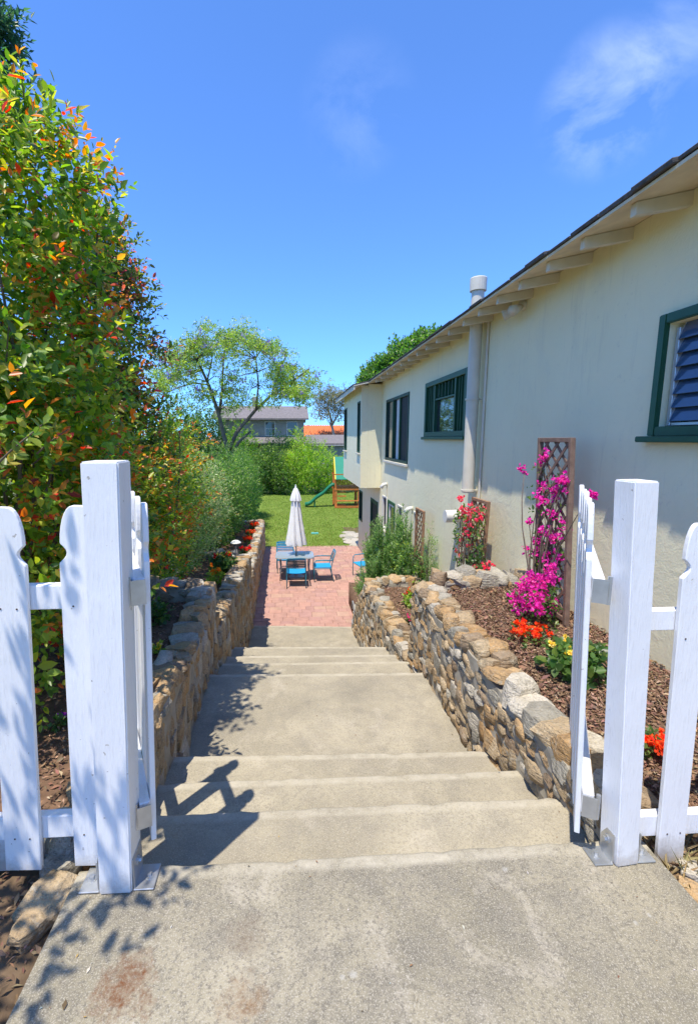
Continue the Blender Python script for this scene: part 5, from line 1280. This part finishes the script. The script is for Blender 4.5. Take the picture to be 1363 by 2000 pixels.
# ================================================================ NEIGHBOURING HOUSES
M_GREYW = plain('grey_siding', (0.31, 0.31, 0.275), 0.85, 0.2, 0.1, 2, 0.2); M_GROOF = plain('grey_roofing', (0.20, 0.18, 0.175), 0.9, 0.15, 0.22, 5, 0.6, fine=12)
M_TRIM = plain('grey_white_trim', (0.50, 0.50, 0.47), 0.7, 0.3, 0.05)
GY = 50.0
gh = thing('grey_house', 'grey two storey house with pale window trim behind the jacaranda', 'house', (-4, GY, 0))
r0_ = oy(425, 818, GY); r1_ = oy(600, 818, GY); zl = oy(500, 866, GY).z; ze = r0_.z
zsill = oy(520, 850, GY).z; wins = [(oy(505, 0, GY).x, oy(524, 0, GY).x), (oy(553, 0, GY).x, oy(574, 0, GY).x)]
MB().box((r0_.x, GY, -.1), (r1_.x - .35, GY + 8, ze)).build('wall', M_GREYW, gh)
for a, b in wins:
    w_ = MB().box((a - .12, GY - .05, zsill - .1), (b + .12, GY - .001, zsill)).box((a - .12, GY - .05, ze - .34), (b + .12, GY - .001, ze - .22)).box((a - .12, GY - .05, zsill), (a, GY - .001, ze - .34)).box((b, GY - .05, zsill), (b + .12, GY - .001, ze - .34)).box((a, GY - .04, (zsill + ze) / 2 - .2), (b, GY - .015, (zsill + ze) / 2 - .14)).build('window', M_TRIM, gh)
    MB().box((a, GY - .014, zsill), (b, GY - .004, ze - .34)).build('pane', M_GLASS, w_)
def lowroof(x0, x1, y0, z0, y1, z1, name, mat, par, th=.16): return MB().add([(x0, y0, z0), (x1, y0, z0), (x1, y1, z1), (x0, y1, z1), (x0, y0, z0 - th), (x1, y0, z0 - th), (x1, y1, z1 - th), (x0, y1, z1 - th)], [(0, 1, 2, 3), (7, 6, 5, 4), (0, 4, 5, 1), (1, 5, 6, 2), (2, 6, 7, 3), (3, 7, 4, 0)]).build(name, mat, par)
lowroof(r0_.x - .6, r1_.x + .15, GY - .7, ze + .05, GY + 4, ze + 1.6, 'roof', M_GROOF, gh); lowroof(r0_.x - .6, r1_.x + .15, GY + 8.7, ze + .05, GY + 4, ze + 1.6, 'roof', M_GROOF, gh)
lowroof(r0_.x - .6, r1_.x + .3, GY - 1.9, zl + .1, GY + .02, zsill - .15, 'porch_roof', M_GROOF, gh)
MB().box((oy(470, 0, GY).x, GY + 3.6, ze + 1.2), (oy(484, 0, GY).x, GY + 4.4, ze + 2.6)).build('chimney', M_GREYW, gh)
wl = thing('low_grey_house', 'low house with dark grey roof right of the grey two storey one', 'house', (3.5, 46, 0))
a = oy(600, 866, 45); b = oy(705, 866, 45); zr = oy(640, 849, 49).z
lowroof(a.x, b.x + 2, 45, a.z, 49.5, zr, 'roof', M_GROOF, wl); MB().box((a.x + .3, 45.4, -.1), (b.x + 1.8, 53, a.z - .1)).build('wall', M_GREYW, wl); MB().box((a.x + .3, 44.95, a.z - .22), (b.x + 2, 45.0, a.z - .165)).build('gutter', M_TRIM, wl)
orh = thing('orange_roof_house', 'far house with a bright orange tiled roof', 'house', (5, 66, 0))
M_TILE = plain('orange_tile', (0.68, 0.20, 0.07), 0.85, 0.2, 0.12, 4, 0.3)
a = oy(586, 853, 62); b = oy(690, 853, 62); zt = oy(640, 831, 66).z
MB().box((a.x + .3, 63, -.1), (b.x + 3, 72, a.z - .2)).build('wall', M_CREAM, orh)
orf = lowroof(a.x, b.x + 3.4, 62, a.z - .4, 67, zt, 'roof', M_TILE, orh)
x = a.x + .15
while x < b.x + 3.3:
    MB().tube([(x, 61.95, a.z - .37), (x, 67, zt + .03)], .10, 6).build('tile_row', M_TILE, orf, smooth=True); x += .33

# ---- leaf litter and grit on the steps
n_ = 150
lx = NP.uniform(-.75, 1.35, n_); ly = np.where(NP.random(n_) < .55, NP.uniform(.7, 1.6, n_), NP.uniform(1.65, 4.3, n_)); lz = np.array([stairz(v) for v in ly]) + .004
ed = NP.random(n_) < .45; lx = np.where(ed & (NP.random(n_) < .5), NP.normal(-.70, .05, n_), np.where(ed, NP.normal(1.28, .05, n_), lx))
a = NP.uniform(0, 6.28, n_)
lit = blades('leaf_litter', np.stack([lx, ly, lz], 1), np.stack([np.cos(a), np.sin(a), NP.normal(0, .08, n_)], 1), np.stack([NP.normal(0, .2, n_), NP.normal(0, .2, n_), np.ones(n_)], 1), NP.gamma(2, .0035, n_) + .004, pick([(2, (0.22, 0.13, 0.07)), (1, (0.36, 0.24, 0.10)), (1, (0.12, 0.08, 0.05)), (1, (0.5, 0.47, 0.42))], n_), M_CHIP, None, .45, .2, 4)
tag(stuff(lit), 'dry leaf bits and grit scattered over the concrete steps', 'litter')
